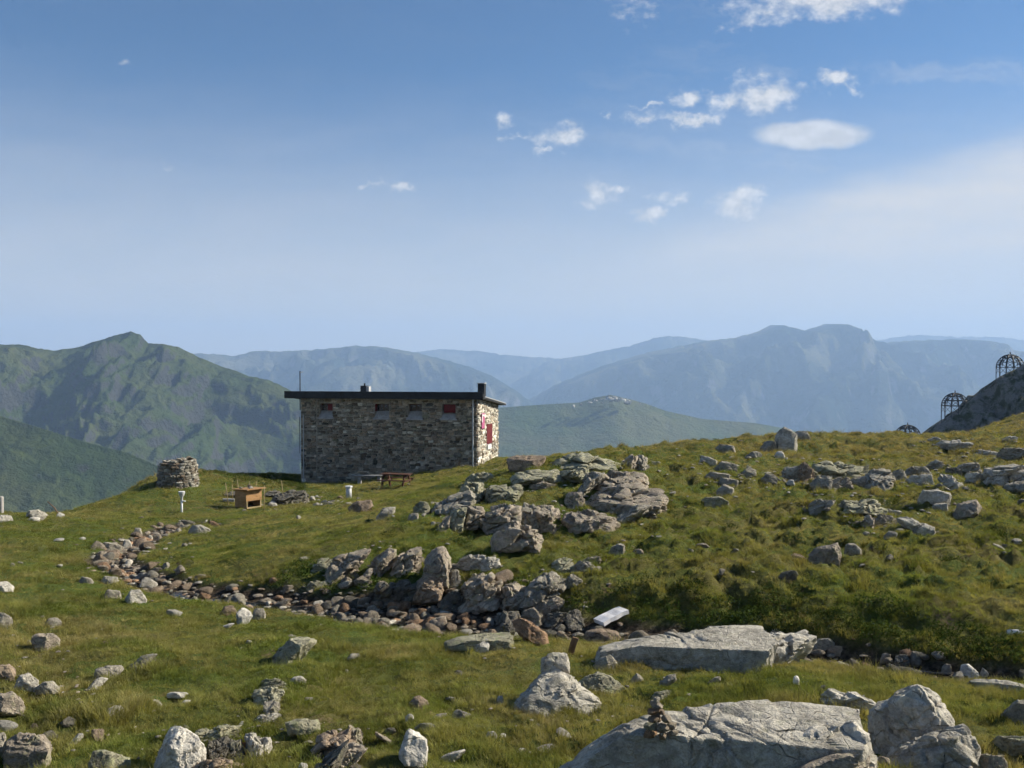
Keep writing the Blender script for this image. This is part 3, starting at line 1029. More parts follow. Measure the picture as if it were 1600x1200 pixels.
FREE = [  # (label, category, tint, outline, options)
    ('pale boulder with a rounded peak right of the cracked foreground slab', 'boulder', 'pale', [(1352, 1108), (1372, 1096), (1410, 1083), (1438, 1070), (1454, 1073), (1475, 1096), (1494, 1128), (1486, 1140), (1450, 1162), (1365, 1182)], dict(sub=6, depth=.75, Y=8.0, squash=1.0)),
    ('broad pale boulder with a sunlit shoulder at the lower right corner', 'boulder', 'pale', [(1388, 1178), (1402, 1166), (1468, 1137), (1503, 1133), (1524, 1154), (1532, 1176), (1510, 1205), (1500, 1245), (1398, 1245)], dict(sub=6, depth=.7, Y=7.5, squash=1.0)),
    ('low brownish block wedged below the broad pale boulder', 'rock', 'warm', [(1525, 1178), (1535, 1172), (1566, 1173), (1574, 1190), (1570, 1215), (1522, 1215)], dict(Y=7.5)),
    ('small angular rock jammed under the peaked boulder', 'rock', 'warm', [(1360, 1186), (1375, 1178), (1390, 1182), (1395, 1205), (1365, 1208)], dict(Y=7.5)),
    ('dark jagged rock cut by the right edge above the corner boulders', 'rock', 'grey', [(1560, 1118), (1572, 1098), (1592, 1088), (1625, 1090), (1630, 1130), (1580, 1138)], dict()),
    ('low mossy ledge at the right edge of the foreground', 'rock', 'lichen', [(1540, 1158), (1560, 1146), (1630, 1150), (1640, 1175), (1580, 1172)], dict()),
    ('large wedge shaped white boulder with a bright sunlit right flank', 'boulder', 'pale', [(800, 1102), (811, 1086), (844, 1053), (862, 1046), (880, 1046), (918, 1076), (955, 1106), (935, 1114), (811, 1113)], dict(sub=5, depth=.7, squash=1.0)),
    ('streaked grey and white stone balanced on the wedge shaped boulder', 'rock', 'pale', [(843, 1048), (846, 1029), (862, 1019), (887, 1020), (891, 1036), (880, 1051), (850, 1053)], dict(Y=10.25, sink=0.05, depth=.3, squash=1.0)),
    ('grey gabled rock close behind the wedge shaped boulder', 'rock', 'lichen', [(899, 1066), (916, 1052), (934, 1044), (949, 1049), (987, 1080), (950, 1086), (905, 1084)], dict()),
    ('small grey rock leaning at the front end of the long slab', 'rock', 'grey', [(926, 1040), (938, 1026), (954, 1019), (967, 1035), (950, 1047)], dict()),
    ('tiny pointed grey stone in grass below the long slab', 'rock', 'grey', [(985, 1062), (995, 1048), (1006, 1060), (1000, 1066)], dict()),
    ('small dark stone under the long slab near the cairn', 'rock', 'grey', [(1030, 1065), (1042, 1054), (1056, 1050), (1058, 1062), (1040, 1070)], dict()),
    ('flat grey stone in the grass behind the cracked slab', 'rock', 'grey', [(1105, 1066), (1118, 1056), (1128, 1055), (1128, 1063), (1112, 1067)], dict()),
    ('pale speckled stone directly behind the cairn', 'rock', 'lichen', [(1017, 1094), (1020, 1080), (1040, 1077), (1055, 1074), (1052, 1088), (1032, 1096)], dict()),
    ('upright little white stone alone in grass between the two slabs', 'rock', 'white', [(1239, 1066), (1240, 1056), (1246, 1053), (1249, 1060), (1246, 1069)], dict()),
    ('flat pale slab beside the stream at the right edge', 'rock slab', 'pale', [(1508, 1064), (1520, 1058), (1570, 1059), (1620, 1072), (1610, 1082), (1525, 1076)], dict(fe=1068)),
    ('cream and orange stone in the shaded right end of the stream', 'rock', 'white', [(1498, 1048), (1503, 1034), (1511, 1033), (1530, 1051), (1518, 1059), (1502, 1056)], dict()),
    ('small pointed grey stone right of the cream and orange stone', 'rock', 'pale', [(1531, 1054), (1535, 1040), (1545, 1051), (1543, 1057)], dict()),
    ('squarish brown stone on the shaded stream bank right of the long slab', 'rock', 'warm', [(1374, 1036), (1378, 1019), (1394, 1019), (1390, 1036)], dict()),
    ('dark rounded stone next to the squarish brown bank stone', 'rock', 'dark', [(1396, 1040), (1400, 1021), (1420, 1020), (1425, 1040)], dict()),
    ('dark upright stone in the middle of the shaded right bank', 'rock', 'dark', [(1420, 1038), (1424, 1014), (1436, 1016), (1442, 1036)], dict()),
    ('brown stone lowest of those on the shaded right bank', 'rock', 'warm', [(1470, 1050), (1474, 1034), (1486, 1037), (1488, 1052)], dict()),
    ('grey stone touching the right tip of the long slab', 'rock', 'grey', [(1268, 1006), (1278, 996), (1296, 995), (1306, 1004), (1296, 1014), (1276, 1014)], dict()),
    ('reddish flat stone beyond the right tip of the long slab', 'rock', 'brown', [(1290, 1020), (1296, 1007), (1318, 1008), (1322, 1018), (1306, 1024)], dict()),
    # middle foreground
    ('white pointed stone standing in grass at the lower centre', 'boulder', 'white', [(625, 1190), (623, 1172), (633, 1141), (640, 1133), (653, 1139), (668, 1155), (667, 1164), (648, 1182)], dict(depth=.28)),
    ('slim pale stone lying in grass right of the white pointed stone', 'rock', 'white', [(687, 1183), (698, 1176), (726, 1168), (728, 1172), (710, 1187), (694, 1188)], dict()),
    ('round white stone alone in the grass at the lower centre', 'rock', 'white', [(807, 1176), (809, 1169), (816, 1166), (823, 1170), (822, 1178), (812, 1180)], dict()),
    ('larger of two white pebbles in grass below the wedge boulder', 'rock', 'white', [(759, 1150), (762, 1142), (772, 1141), (777, 1148), (770, 1152)], dict()),
    ('smaller of two white pebbles in grass below the wedge boulder', 'rock', 'white', [(780, 1150), (784, 1144), (791, 1146), (790, 1152)], dict()),
    ('bright round pebble in the shadow left of the wedge boulder', 'rock', 'white', [(775, 1095), (778, 1086), (785, 1085), (787, 1094), (781, 1098)], dict()),
    ('small white stone half buried left of the white pointed stone', 'rock', 'white', [(633, 1118), (639, 1113), (646, 1117), (649, 1126), (640, 1123)], dict()),
    ('flat lichened stone right behind the white pointed stone', 'rock', 'lichen', [(646, 1138), (655, 1129), (672, 1127), (682, 1133), (668, 1143)], dict()),
    ('brownish half buried boulder in the centre of the near meadow', 'rock', 'brown', [(632, 1103), (646, 1088), (655, 1084), (668, 1092), (673, 1104), (650, 1108)], dict()),
    ('low grey stone flush with the grass at centre', 'rock', 'grey', [(670, 1123), (684, 1114), (698, 1112), (700, 1118), (680, 1126)], dict()),
    ('low dark stone with weeds over it at centre', 'rock', 'grey', [(704, 1116), (714, 1106), (736, 1115), (730, 1121), (712, 1121)], dict()),
    ('slanted brown stone left of the white pointed stone', 'rock', 'warm', [(583, 1143), (588, 1141), (612, 1156), (611, 1160), (592, 1154)], dict()),
    ('pale flat stone barely showing above grass below the brown boulder', 'rock', 'grey', [(694, 1092), (702, 1087), (713, 1089), (710, 1095)], dict()),
    ('long flat grey slab on the near bank of the stream', 'rock slab', 'lichen', [(694, 1001), (720, 992), (780, 982), (801, 985), (803, 996), (786, 1007), (735, 1013), (702, 1011)], dict(fe=1001, sub=5)),
    ('smooth rust brown boulder on the near bank of the stream', 'boulder', 'rust', [(798, 972), (803, 962), (820, 962), (837, 974), (856, 989), (856, 1001), (838, 1003), (806, 986)], dict(depth=.45)),
    ('white pointed stone in front of the long flat bank slab', 'rock', 'white', [(738, 1017), (742, 1006), (761, 995), (765, 1007), (756, 1018)], dict()),
    ('broad brown stone under the white plank by the stream', 'rock', 'brown', [(912, 996), (918, 982), (938, 979), (962, 984), (972, 994), (950, 1001), (920, 1001)], dict()),
    ('thin brown sliver of stone near the white plank', 'rock', 'brown', [(868, 992), (872, 982), (886, 993), (884, 998)], dict()),
    ('upright dark faced stone in the middle of the stream stones', 'rock', 'warm', [(666, 984), (670, 968), (684, 962), (696, 959), (700, 976), (692, 985)], dict()),
    # left foreground
    ('bright white egg shaped stone on the left bank of the stream', 'rock', 'white', [(368, 957), (380, 945), (392, 951), (395, 962), (382, 976), (372, 970)], dict()),
    ('grey brown stone left of the white egg shaped stone', 'rock', 'brown', [(344, 957), (350, 945), (364, 944), (370, 955), (358, 962)], dict()),
    ('grey stone right of the white egg shaped stone', 'rock', 'grey', [(393, 963), (398, 948), (412, 949), (416, 959), (406, 966)], dict()),
    ('thin white stone flat in grass before the white egg shaped stone', 'rock', 'white', [(348, 978), (358, 973), (368, 973), (358, 980)], dict()),
    ('lichen covered grey rock pushing out of grass left of centre', 'boulder', 'lichen', [(423, 1031), (431, 1016), (453, 992), (475, 991), (500, 995), (482, 1010), (453, 1028), (434, 1035)], dict(depth=.5, sub=5)),
    ('small flat stone in the grass right of the lichen covered rock', 'rock', 'grey', [(539, 1031), (548, 1020), (564, 1018), (562, 1025), (546, 1033)], dict()),
    ('half brown half white stone in the left meadow', 'rock', 'warm', [(45, 995), (56, 986), (84, 987), (94, 997), (85, 1009), (57, 1016)], dict()),
    ('long thin grey stone slanting through the left meadow', 'rock', 'grey', [(199, 1043), (207, 1034), (224, 1021), (258, 1013), (240, 1027), (208, 1046)], dict()),
    ('flat topped grey stone left of the long thin stone', 'rock', 'grey', [(147, 1056), (150, 1042), (170, 1037), (191, 1037), (194, 1045), (175, 1057), (158, 1062)], dict()),
    ('small pale stone leaning under the flat topped grey stone', 'rock', 'pale', [(137, 1075), (147, 1062), (156, 1056), (170, 1058), (152, 1072)], dict()),
    ('white stone at the left edge of the picture above the meadow boulders', 'rock', 'white', [(-12, 921), (-4, 908), (12, 907), (23, 917), (10, 924)], dict()),
    ('low grey stone in grass on the left, above the half white stone', 'rock', 'grey', [(69, 976), (75, 964), (90, 962), (97, 970), (88, 978)], dict()),
    ('grey stone cut by the left edge beside the meadow', 'rock', 'grey', [(-14, 978), (-8, 954), (8, 954), (21, 966), (10, 980)], dict()),
    ('reddish stone at the left edge, uppermost of its cluster', 'rock', 'brown', [(-12, 1056), (-6, 1036), (14, 1034), (25, 1044), (20, 1062)], dict()),
    ('pale pinkish stone in the cluster at the left edge', 'rock', 'pale', [(22, 1072), (30, 1052), (44, 1048), (62, 1062), (52, 1076)], dict()),
    ('flat grey stone at the right end of the left edge cluster', 'rock', 'grey', [(54, 1076), (66, 1064), (84, 1062), (94, 1074), (78, 1081)], dict()),
    ('big brown grey boulder cut by the left edge', 'boulder', 'warm', [(-22, 1116), (-20, 1082), (20, 1077), (40, 1096), (26, 1108), (12, 1116)], dict(depth=.5)),
    ('large brown boulder with a cracked top in the lower left corner', 'boulder', 'warm', [(8, 1152), (30, 1138), (66, 1140), (83, 1158), (80, 1177), (52, 1192), (18, 1200), (4, 1172)], dict(depth=.45, sub=5)),
    ('upright shaded stone at the bottom of the left edge', 'rock', 'grey', [(-14, 1165), (-10, 1140), (6, 1137), (10, 1150), (4, 1180)], dict()),
    ('split grey boulder with a tapering right end at the lower left', 'boulder', 'lichen', [(138, 1190), (145, 1168), (165, 1168), (180, 1174), (206, 1183), (206, 1196), (165, 1204)], dict()),
    ('little weathered brown stone sticking up from grass at the lower left', 'rock', 'brown', [(141, 1138), (164, 1136), (163, 1150), (152, 1155), (144, 1150)], dict()),
    ('narrow pale stone slanting through grass at the lower left', 'rock', 'pale', [(106, 1164), (122, 1143), (130, 1142), (131, 1150), (112, 1164)], dict()),
    ('big white boulder leaning up from the bottom edge', 'boulder', 'white', [(236, 1206), (250, 1180), (256, 1157), (268, 1138), (286, 1136), (296, 1146), (316, 1152), (321, 1164), (308, 1184), (292, 1206)], dict(depth=.4, sub=5, squash=1.0)),
    ('speckled rounded block in the grass at the lower left of centre', 'boulder', 'lichen', [(446, 1127), (467, 1120), (497, 1122), (502, 1131), (500, 1144), (470, 1146), (449, 1139)], dict(depth=.3)),
    ('small pale flat stone right of the layered lichen outcrop', 'rock', 'pale', [(452, 1064), (458, 1056), (472, 1055), (479, 1062), (466, 1067)], dict()),
    ('thin white stone lying flat in grass left of the layered outcrop', 'rock', 'white', [(256, 1086), (268, 1080), (292, 1081), (300, 1087), (276, 1089)], dict()),
    ('low pale hump of stone left of the thin white stone', 'rock', 'pale', [(230, 1097), (238, 1090), (248, 1093), (256, 1102), (240, 1102)], dict()),
    ('small bright stone under the thin white stone', 'rock', 'white', [(281, 1099), (290, 1092), (299, 1093), (292, 1101)], dict()),
    ('small white stub of rock at the bottom edge left of centre', 'rock', 'white', [(463, 1205), (470, 1188), (480, 1192), (482, 1206)], dict()),
    # around the hut and left skyline
    ('brown block broken in two beside the short white post', 'boulder', 'brown', [(543, 794), (554, 782), (566, 780), (580, 778), (584, 792), (565, 800), (552, 801)], dict()),
    ('grey stone in the grass between the hut and the outcrop', 'rock', 'pale', [(587, 809), (598, 792), (619, 789), (616, 802), (600, 812)], dict()),
    ('rounded grey stone at the left foot of the central outcrop', 'rock', 'lichen', [(645, 792), (659, 778), (672, 787), (668, 798), (650, 802)], dict()),
    ('small square stone below the rounded grey stone', 'rock', 'grey', [(636, 812), (640, 800), (654, 800), (654, 812)], dict()),
    ('flat brown boulder on the skyline just right of the hut', 'boulder', 'brown', [(791, 715), (806, 709), (848, 708), (855, 714), (838, 731), (803, 736), (796, 730)], dict(depth=1.2)),
    ('largest pale stone of the group on the left skyline', 'rock', 'pale', [(39, 806), (44, 796), (60, 794), (76, 804), (62, 812)], dict()),
    ('white flat stone in front of the left skyline stones', 'rock', 'white', [(40, 814), (50, 806), (64, 808), (62, 814)], dict()),
    ('small cream stone at the foot of the leaning stick', 'rock', 'white', [(87, 806), (92, 799), (101, 803), (98, 808)], dict()),
    ('grey stone at the far left end of the skyline', 'rock', 'pale', [(-10, 814), (0, 803), (18, 804), (21, 813), (8, 816)], dict()),
    ('pale flat boulder by the upper end of the stream', 'boulder', 'pale', [(294, 828), (300, 819), (314, 818), (331, 827), (318, 834), (302, 833)], dict()),
    ('light block standing on the left bank of the upper stream', 'rock', 'pale', [(191, 858), (193, 841), (204, 841), (208, 858)], dict()),
    ('reddish block on the left bank next to the light block', 'rock', 'brown', [(209, 854), (211, 842), (228, 837), (231, 852), (218, 857)], dict()),
    ('narrow pale stone at the right of the reddish bank block', 'rock', 'pale', [(229, 846), (232, 835), (238, 835), (240, 847)], dict()),
    ('spreading grey rock at the left end of the upper stream bank', 'rock', 'grey', [(155, 858), (162, 845), (180, 847), (190, 852), (184, 862)], dict()),
    ('rounded stone above the reddish bank block', 'rock', 'grey', [(209, 834), (211, 823), (221, 824), (223, 834)], dict()),
    ('long pale stone at the left bend of the stream', 'rock', 'pale', [(155, 908), (164, 899), (184, 900), (186, 908), (170, 912)], dict()),
    ('big pale stone on the inside of the stream bend', 'rock', 'pale', [(195, 935), (204, 921), (220, 919), (230, 936), (212, 940)], dict()),
    ('dark sided grey stone left of the big pale bend stone', 'rock', 'grey', [(161, 930), (168, 918), (188, 922), (190, 936), (176, 936)], dict()),
    ('low grey stone in grass left of the stream bend', 'rock', 'grey', [(123, 908), (128, 899), (144, 903), (149, 911), (134, 912)], dict()),
    # right of the outcrop
    ('square cut grey boulder throwing a shadow in the right meadow', 'boulder', 'warm', [(1263, 864), (1274, 853), (1309, 844), (1315, 866), (1309, 880), (1285, 876), (1265, 870)], dict(depth=.6, sub=5)),
    ('rounded grey rock right beside the square cut boulder', 'rock', 'grey', [(1318, 864), (1322, 847), (1335, 846), (1346, 858), (1340, 868)], dict()),
    ('dark mossy stub of rock below the square cut boulder', 'rock', 'dark', [(1214, 905), (1222, 892), (1240, 887), (1250, 894), (1240, 908)], dict()),
    ('leaning angular boulder with a bright right face below the stone band', 'boulder', 'warm', [(1489, 804), (1495, 784), (1526, 776), (1535, 791), (1524, 806), (1500, 808)], dict(depth=.9)),
    ('pale broken block left of the leaning angular boulder', 'rock', 'pale', [(1455, 799), (1457, 786), (1481, 784), (1482, 800)], dict()),
    ('white topped boulder above the pale broken block', 'boulder', 'pale', [(1433, 780), (1442, 763), (1464, 762), (1488, 769), (1485, 784), (1450, 786)], dict()),
    ('tall pale upright boulder standing on the skyline', 'boulder', 'pale', [(1210, 692), (1212, 676), (1225, 667), (1236, 670), (1246, 680), (1240, 696), (1219, 703)], dict(depth=1.0, squash=1.0)),
    ('dark rock leaning on the left of the skyline boulder', 'rock', 'grey', [(1186, 702), (1194, 688), (1212, 686), (1214, 704), (1196, 706)], dict()),
    ('grey rock right behind the skyline boulder', 'rock', 'grey', [(1240, 684), (1244, 671), (1262, 673), (1266, 683), (1254, 688)], dict()),
    ('low grey rock farthest left of the skyline boulder', 'rock', 'grey', [(1111, 706), (1124, 692), (1148, 695), (1150, 706), (1128, 709)], dict()),
    ('flat grey rock in front of the skyline boulder', 'rock', 'grey', [(1163, 714), (1176, 703), (1195, 706), (1188, 715)], dict()),
    ('small white pointed stone below the skyline boulder', 'rock', 'white', [(1207, 716), (1214, 704), (1222, 703), (1228, 716)], dict()),
    ('sharp pale wedge of stone on the grassy rise right of the outcrop', 'rock', 'pale', [(1092, 722), (1096, 710), (1108, 713), (1121, 720), (1110, 724)], dict()),
    ('topmost grey slab of the small heap right of the outcrop', 'rock', 'grey', [(1115, 732), (1127, 719), (1150, 722), (1152, 732), (1130, 736)], dict()),
    ('second slab down in the small heap right of the outcrop', 'rock', 'grey', [(1100, 744), (1110, 735), (1141, 740), (1140, 747), (1112, 748)], dict()),
    ('third slab down in the small heap, with a dark underside', 'rock', 'grey', [(1122, 756), (1127, 744), (1155, 748), (1152, 758), (1132, 760)], dict()),
    ('lowest rounded stone of the small heap right of the outcrop', 'rock', 'grey', [(1119, 766), (1131, 754), (1147, 762), (1142, 772), (1126, 772)], dict()),
    ('angular stone at the right of the small heap', 'rock', 'grey', [(1154, 742), (1169, 727), (1182, 734), (1178, 744), (1164, 746)], dict()),
    ('low grey stone between the small heap and the stone band', 'rock', 'grey', [(1186, 751), (1197, 738), (1217, 740), (1214, 750), (1198, 753)], dict()),
    ('flat lichened rock flush with the turf below the small heap', 'rock', 'lichen', [(1088, 784), (1104, 775), (1124, 773), (1142, 785), (1120, 792), (1096, 790)], dict()),
    ('small white stone at the left foot of the stone band', 'rock', 'white', [(1228, 756), (1232, 748), (1240, 749), (1242, 757)], dict()),
    ('small low stone in the turf under the embedded ledge', 'rock', 'grey', [(1380, 838), (1388, 828), (1404, 831), (1400, 840)], dict()),
    ('grey stone in the turf right of the stream bank rocks', 'rock', 'grey', [(950, 868), (955, 852), (968, 846), (978, 850), (976, 864)], dict()),
    ('little pink stone right of the grey turf stone', 'rock', 'warm', [(988, 866), (990, 857), (1004, 857), (1006, 866)], dict()),
]
for i, (label, cat, tint, poly, kw) in enumerate(FREE):
    nm = {'boulder': 'boulder', 'rock': 'rock', 'rock slab': 'rock_slab'}[cat]
    tag(rock(nm, poly, tint, None, seed=nx(), **kw), label, cat, 'rocks lying about the meadow', 'thing')

outcrop('rock_outcrop', 'dark jumbled outcrop with an orange lichen spot behind the big white boulder', 'outcrop', [
    ('lichen', [(304, 1150), (312, 1138), (330, 1132), (368, 1130), (374, 1136), (366, 1146), (330, 1158), (312, 1160)], dict(depth=.35)),
    ('dark', [(318, 1186), (328, 1152), (350, 1148), (362, 1154), (356, 1190)], dict(depth=.3)),
    ('orange', [(372, 1178), (374, 1160), (384, 1157), (389, 1166), (384, 1178)], dict(depth=.16)),
    ('dark', [(352, 1190), (358, 1158), (376, 1152), (380, 1186)], dict(depth=.25)),
    ('pale', [(384, 1186), (386, 1142), (400, 1142), (418, 1149), (420, 1166), (402, 1190)], dict(depth=.3)),
    ('brown', [(296, 1208), (308, 1186), (340, 1180), (372, 1190), (372, 1210)], dict(depth=.3)),
], (360, 1192))
outcrop('rock_outcrop', 'thin layered lichen covered outcrop running down through the left meadow', 'outcrop', [
    ('lichen', [(405, 1072), (412, 1062), (430, 1055), (441, 1062), (446, 1072), (436, 1080), (410, 1080)], {}),
    ('lichen', [(395, 1086), (400, 1074), (422, 1070), (440, 1076), (440, 1090), (410, 1094)], {}),
    ('grey', [(412, 1112), (415, 1092), (430, 1090), (437, 1098), (432, 1114)], {}),
    ('pale', [(400, 1126), (408, 1116), (436, 1112), (440, 1116), (418, 1127)], {}),
], (415, 1118))
outcrop('rock_outcrop', 'brown slanting slab broken by a black diagonal crack near the bottom edge', 'outcrop', [
    ('brown', [(488, 1166), (504, 1143), (522, 1137), (546, 1129), (548, 1146), (520, 1170), (496, 1176)], dict(depth=.35)),
    ('dark', [(488, 1204), (500, 1186), (540, 1146), (546, 1140), (546, 1152), (520, 1186), (505, 1206)], dict(depth=.22)),
    ('warm', [(545, 1150), (546, 1130), (562, 1134), (566, 1150), (552, 1158)], dict(depth=.2)),
    ('warm', [(520, 1190), (540, 1158), (566, 1152), (570, 1166), (536, 1196)], dict(depth=.25)),
], (520, 1190))
outcrop('rock_outcrop', 'row of tilted brown slabs rising above the stream bed', 'outcrop', [
    ('warm', [(560, 912), (575, 882), (584, 880), (572, 912)], {}),
    ('warm', [(582, 890), (586, 872), (606, 852), (620, 854), (606, 882), (596, 896)], dict(depth=.6)),
    ('warm', [(612, 892), (616, 880), (636, 850), (659, 847), (660, 860), (642, 894)], dict(depth=.6, sub=5)),
    ('warm', [(660, 902), (666, 864), (682, 846), (696, 846), (704, 868), (703, 902)], dict(depth=.8, sub=5, grow=1.0, frac=.3, bottom=925)),
    ('brown', [(640, 936), (652, 904), (664, 890), (703, 888), (694, 936)], dict(depth=.8, sub=5, grow=1.0, frac=.3)),
    ('warm', [(644, 886), (652, 874), (666, 872), (664, 886)], {}),
    ('dark', [(584, 942), (596, 908), (640, 900), (655, 908), (650, 942)], dict(depth=.6)),
    ('warm', [(516, 892), (528, 868), (566, 852), (578, 853), (562, 880), (530, 896)], {}),
    ('lichen', [(488, 890), (498, 872), (518, 868), (516, 890)], {}),
    ('lichen', [(480, 918), (486, 906), (508, 906), (512, 918)], {}),
], (640, 935))
outcrop('rock_outcrop', 'cluster of dark rounded boulders forming the far bank of the stream', 'outcrop', [
    ('pale', [(712, 882), (720, 872), (736, 865), (754, 865), (756, 878), (744, 888), (720, 888)], {}),
    ('pale', [(752, 880), (760, 868), (776, 868), (780, 882), (764, 887)], {}),
    ('warm', [(718, 944), (722, 915), (734, 899), (750, 889), (765, 890), (777, 901), (782, 944)], dict(depth=.9, sub=5)),
    ('grey', [(700, 910), (706, 888), (716, 888), (720, 912)], {}),
    ('warm', [(776, 944), (780, 908), (808, 903), (824, 915), (828, 944)], dict(depth=.8, sub=5)),
    ('grey', [(812, 946), (824, 918), (846, 887), (866, 891), (884, 902), (884, 918), (846, 946)], dict(depth=.8, sub=5)),
    ('lichen', [(860, 884), (868, 874), (882, 868), (898, 875), (896, 888), (872, 890)], {}),
    ('grey', [(896, 890), (907, 875), (922, 878), (936, 885), (932, 895), (904, 896)], {}),
    ('grey', [(882, 906), (894, 894), (908, 906), (900, 914), (888, 914)], {}),
    ('warm', [(910, 878), (918, 867), (936, 868), (938, 878), (922, 882)], {}),
    ('warm', [(846, 952), (852, 938), (866, 929), (880, 934), (878, 950)], {}),
    ('warm', [(816, 968), (820, 952), (835, 945), (846, 960), (838, 974)], {}),
    ('dark', [(768, 984), (786, 949), (810, 950), (806, 984)], dict(depth=.5)),
    ('dark', [(848, 972), (856, 956), (886, 955), (892, 972)], {}),
    ('dark', [(690, 948), (700, 920), (720, 918), (724, 950)], {}),
    ('dark', [(884, 976), (890, 950), (905, 948), (912, 976)], {}),
], (780, 944))
outcrop('rock_outcrop', 'big grey lichened bedrock outcrop in the middle of the slope right of the hut', 'outcrop', [
    ('lichen', [(728, 750), (740, 737), (764, 736), (776, 745), (760, 756), (736, 756)], {}),
    ('lichen', [(720, 772), (724, 758), (732, 751), (752, 752), (757, 764), (746, 784), (724, 784)], dict(depth=1.0)),
    ('grey', [(676, 796), (686, 782), (704, 773), (726, 762), (738, 772), (728, 792), (704, 800)], dict(depth=1.2)),
    ('warm', [(684, 828), (698, 800), (704, 800), (697, 826)], {}),
    ('lichen', [(696, 824), (704, 800), (713, 791), (727, 791), (724, 820)], dict(depth=.8)),
    ('warm', [(723, 820), (727, 802), (733, 790), (752, 789), (761, 822)], dict(depth=.9)),
    ('warm', [(756, 822), (756, 794), (780, 782), (810, 782), (812, 802), (786, 824)], dict(depth=1.1, sub=5)),
    ('grey', [(806, 812), (812, 796), (820, 784), (832, 784), (846, 812), (838, 824), (816, 822)], dict(depth=.9)),
    ('warm', [(829, 810), (829, 790), (840, 783), (862, 785), (872, 795), (869, 814), (842, 820)], dict(depth=1.0, sub=5)),
    ('warm', [(774, 832), (794, 810), (818, 815), (838, 822), (842, 832), (812, 854), (782, 846)], dict(depth=.9, sub=5)),
    ('warm', [(838, 824), (850, 812), (868, 818), (862, 828)], {}),
    ('lichen', [(798, 754), (806, 743), (816, 736), (860, 731), (874, 738), (870, 750), (834, 756)], dict(depth=1.6, sub=5)),
    ('lichen', [(758, 772), (762, 757), (790, 750), (816, 755), (814, 772), (786, 780)], dict(depth=1.2)),
    ('warm', [(830, 758), (850, 750), (868, 757), (858, 764), (840, 764)], {}),
    ('lichen', [(866, 724), (886, 712), (910, 706), (932, 710), (966, 721), (940, 733), (886, 734)], dict(depth=2.0, sub=5)),
    ('lichen', [(868, 744), (880, 730), (912, 730), (922, 742), (900, 752)], dict(depth=1.4)),
    ('grey', [(900, 768), (906, 752), (920, 735), (944, 734), (936, 756), (914, 772)], dict(depth=1.4, sub=5)),
    ('warm', [(928, 762), (932, 748), (946, 734), (996, 735), (1008, 756), (964, 774)], dict(depth=1.6, sub=5)),
    ('warm', [(918, 786), (934, 766), (970, 759), (1026, 759), (1032, 772), (988, 794), (934, 796)], dict(depth=1.6, sub=5)),
    ('warm', [(880, 816), (884, 802), (892, 793), (912, 792), (960, 804), (962, 816), (886, 826)], dict(depth=1.1, sub=5)),
    ('grey', [(956, 810), (974, 792), (992, 780), (1020, 782), (1008, 798), (974, 814)], dict(depth=1.0)),
    ('warm', [(968, 732), (974, 718), (986, 708), (996, 708), (996, 731)], dict(depth=.9)),
    ('grey', [(990, 730), (998, 708), (1012, 715), (1012, 730)], dict(depth=.8)),
    ('lichen', [(1012, 727), (1020, 719), (1031, 721), (1028, 728)], {}),
    ('pale', [(918, 825), (930, 818), (962, 815), (958, 824), (934, 828)], {}),
    ('warm', [(884, 778), (888, 768), (908, 766), (912, 784), (892, 790)], {}),
], (800, 830))
outcrop('rock_outcrop', 'band of grey broken bedrock stretching across the grassy plateau', 'outcrop', [
    ('grey', [(1219, 744), (1229, 728), (1250, 724), (1256, 744), (1238, 750)], {}),
    ('brown', [(1246, 744), (1250, 722), (1259, 716), (1270, 732), (1266, 750)], {}),
    ('grey', [(1266, 758), (1278, 739), (1299, 741), (1298, 762)], {}),
    ('warm', [(1298, 762), (1299, 746), (1326, 742), (1330, 760), (1312, 765)], {}),
    ('warm', [(1328, 760), (1330, 746), (1351, 742), (1355, 760)], {}),
    ('lichen', [(1266, 736), (1276, 722), (1313, 717), (1352, 723), (1350, 736), (1290, 742)], dict(depth=1.8)),
    ('grey', [(1350, 750), (1354, 735), (1376, 731), (1396, 733), (1394, 754), (1366, 758)], dict(depth=1.2)),
    ('grey', [(1390, 752), (1392, 734), (1412, 731), (1414, 750)], {}),
    ('grey', [(1412, 740), (1425, 727), (1450, 728), (1452, 740), (1430, 744)], {}),
    ('grey', [(1445, 728), (1464, 717), (1478, 724), (1474, 732)], {}),
    ('pale', [(1414, 756), (1426, 739), (1456, 739), (1458, 758)], {}),
    ('pale', [(1466, 758), (1470, 737), (1488, 741), (1501, 756), (1484, 764)], {}),
    ('dark', [(1476, 742), (1480, 728), (1502, 730), (1500, 742)], {}),
    ('grey', [(1496, 738), (1500, 725), (1526, 720), (1530, 734), (1512, 740)], {}),
    ('pale', [(1508, 752), (1512, 738), (1540, 736), (1540, 752)], {}),
    ('pale', [(1538, 752), (1548, 730), (1572, 725), (1630, 720), (1636, 744), (1590, 756)], dict(depth=1.4)),
    ('grey', [(1566, 766), (1580, 750), (1630, 748), (1636, 768)], {}),
], (1340, 758))
outcrop('rock_outcrop', 'dark earthy rock bank with shade in its tint between the plywood box and the left corner of the hut', 'outcrop', [  # dark tint holds both the grey rock and the bank's shade
    ('dark', [(428, 782), (436, 772), (454, 766), (474, 762), (478, 776), (450, 786)], dict(depth=1.2)),
    ('dark', [(410, 776), (418, 768), (436, 764), (440, 776)], dict(depth=1.0)),
    ('dark', [(336, 775), (350, 768), (370, 766), (378, 774)], dict(depth=.9)),
    ('grey', [(452, 788), (462, 780), (480, 778), (482, 788)], dict(depth=.7)),
], (430, 782), rubble=3)
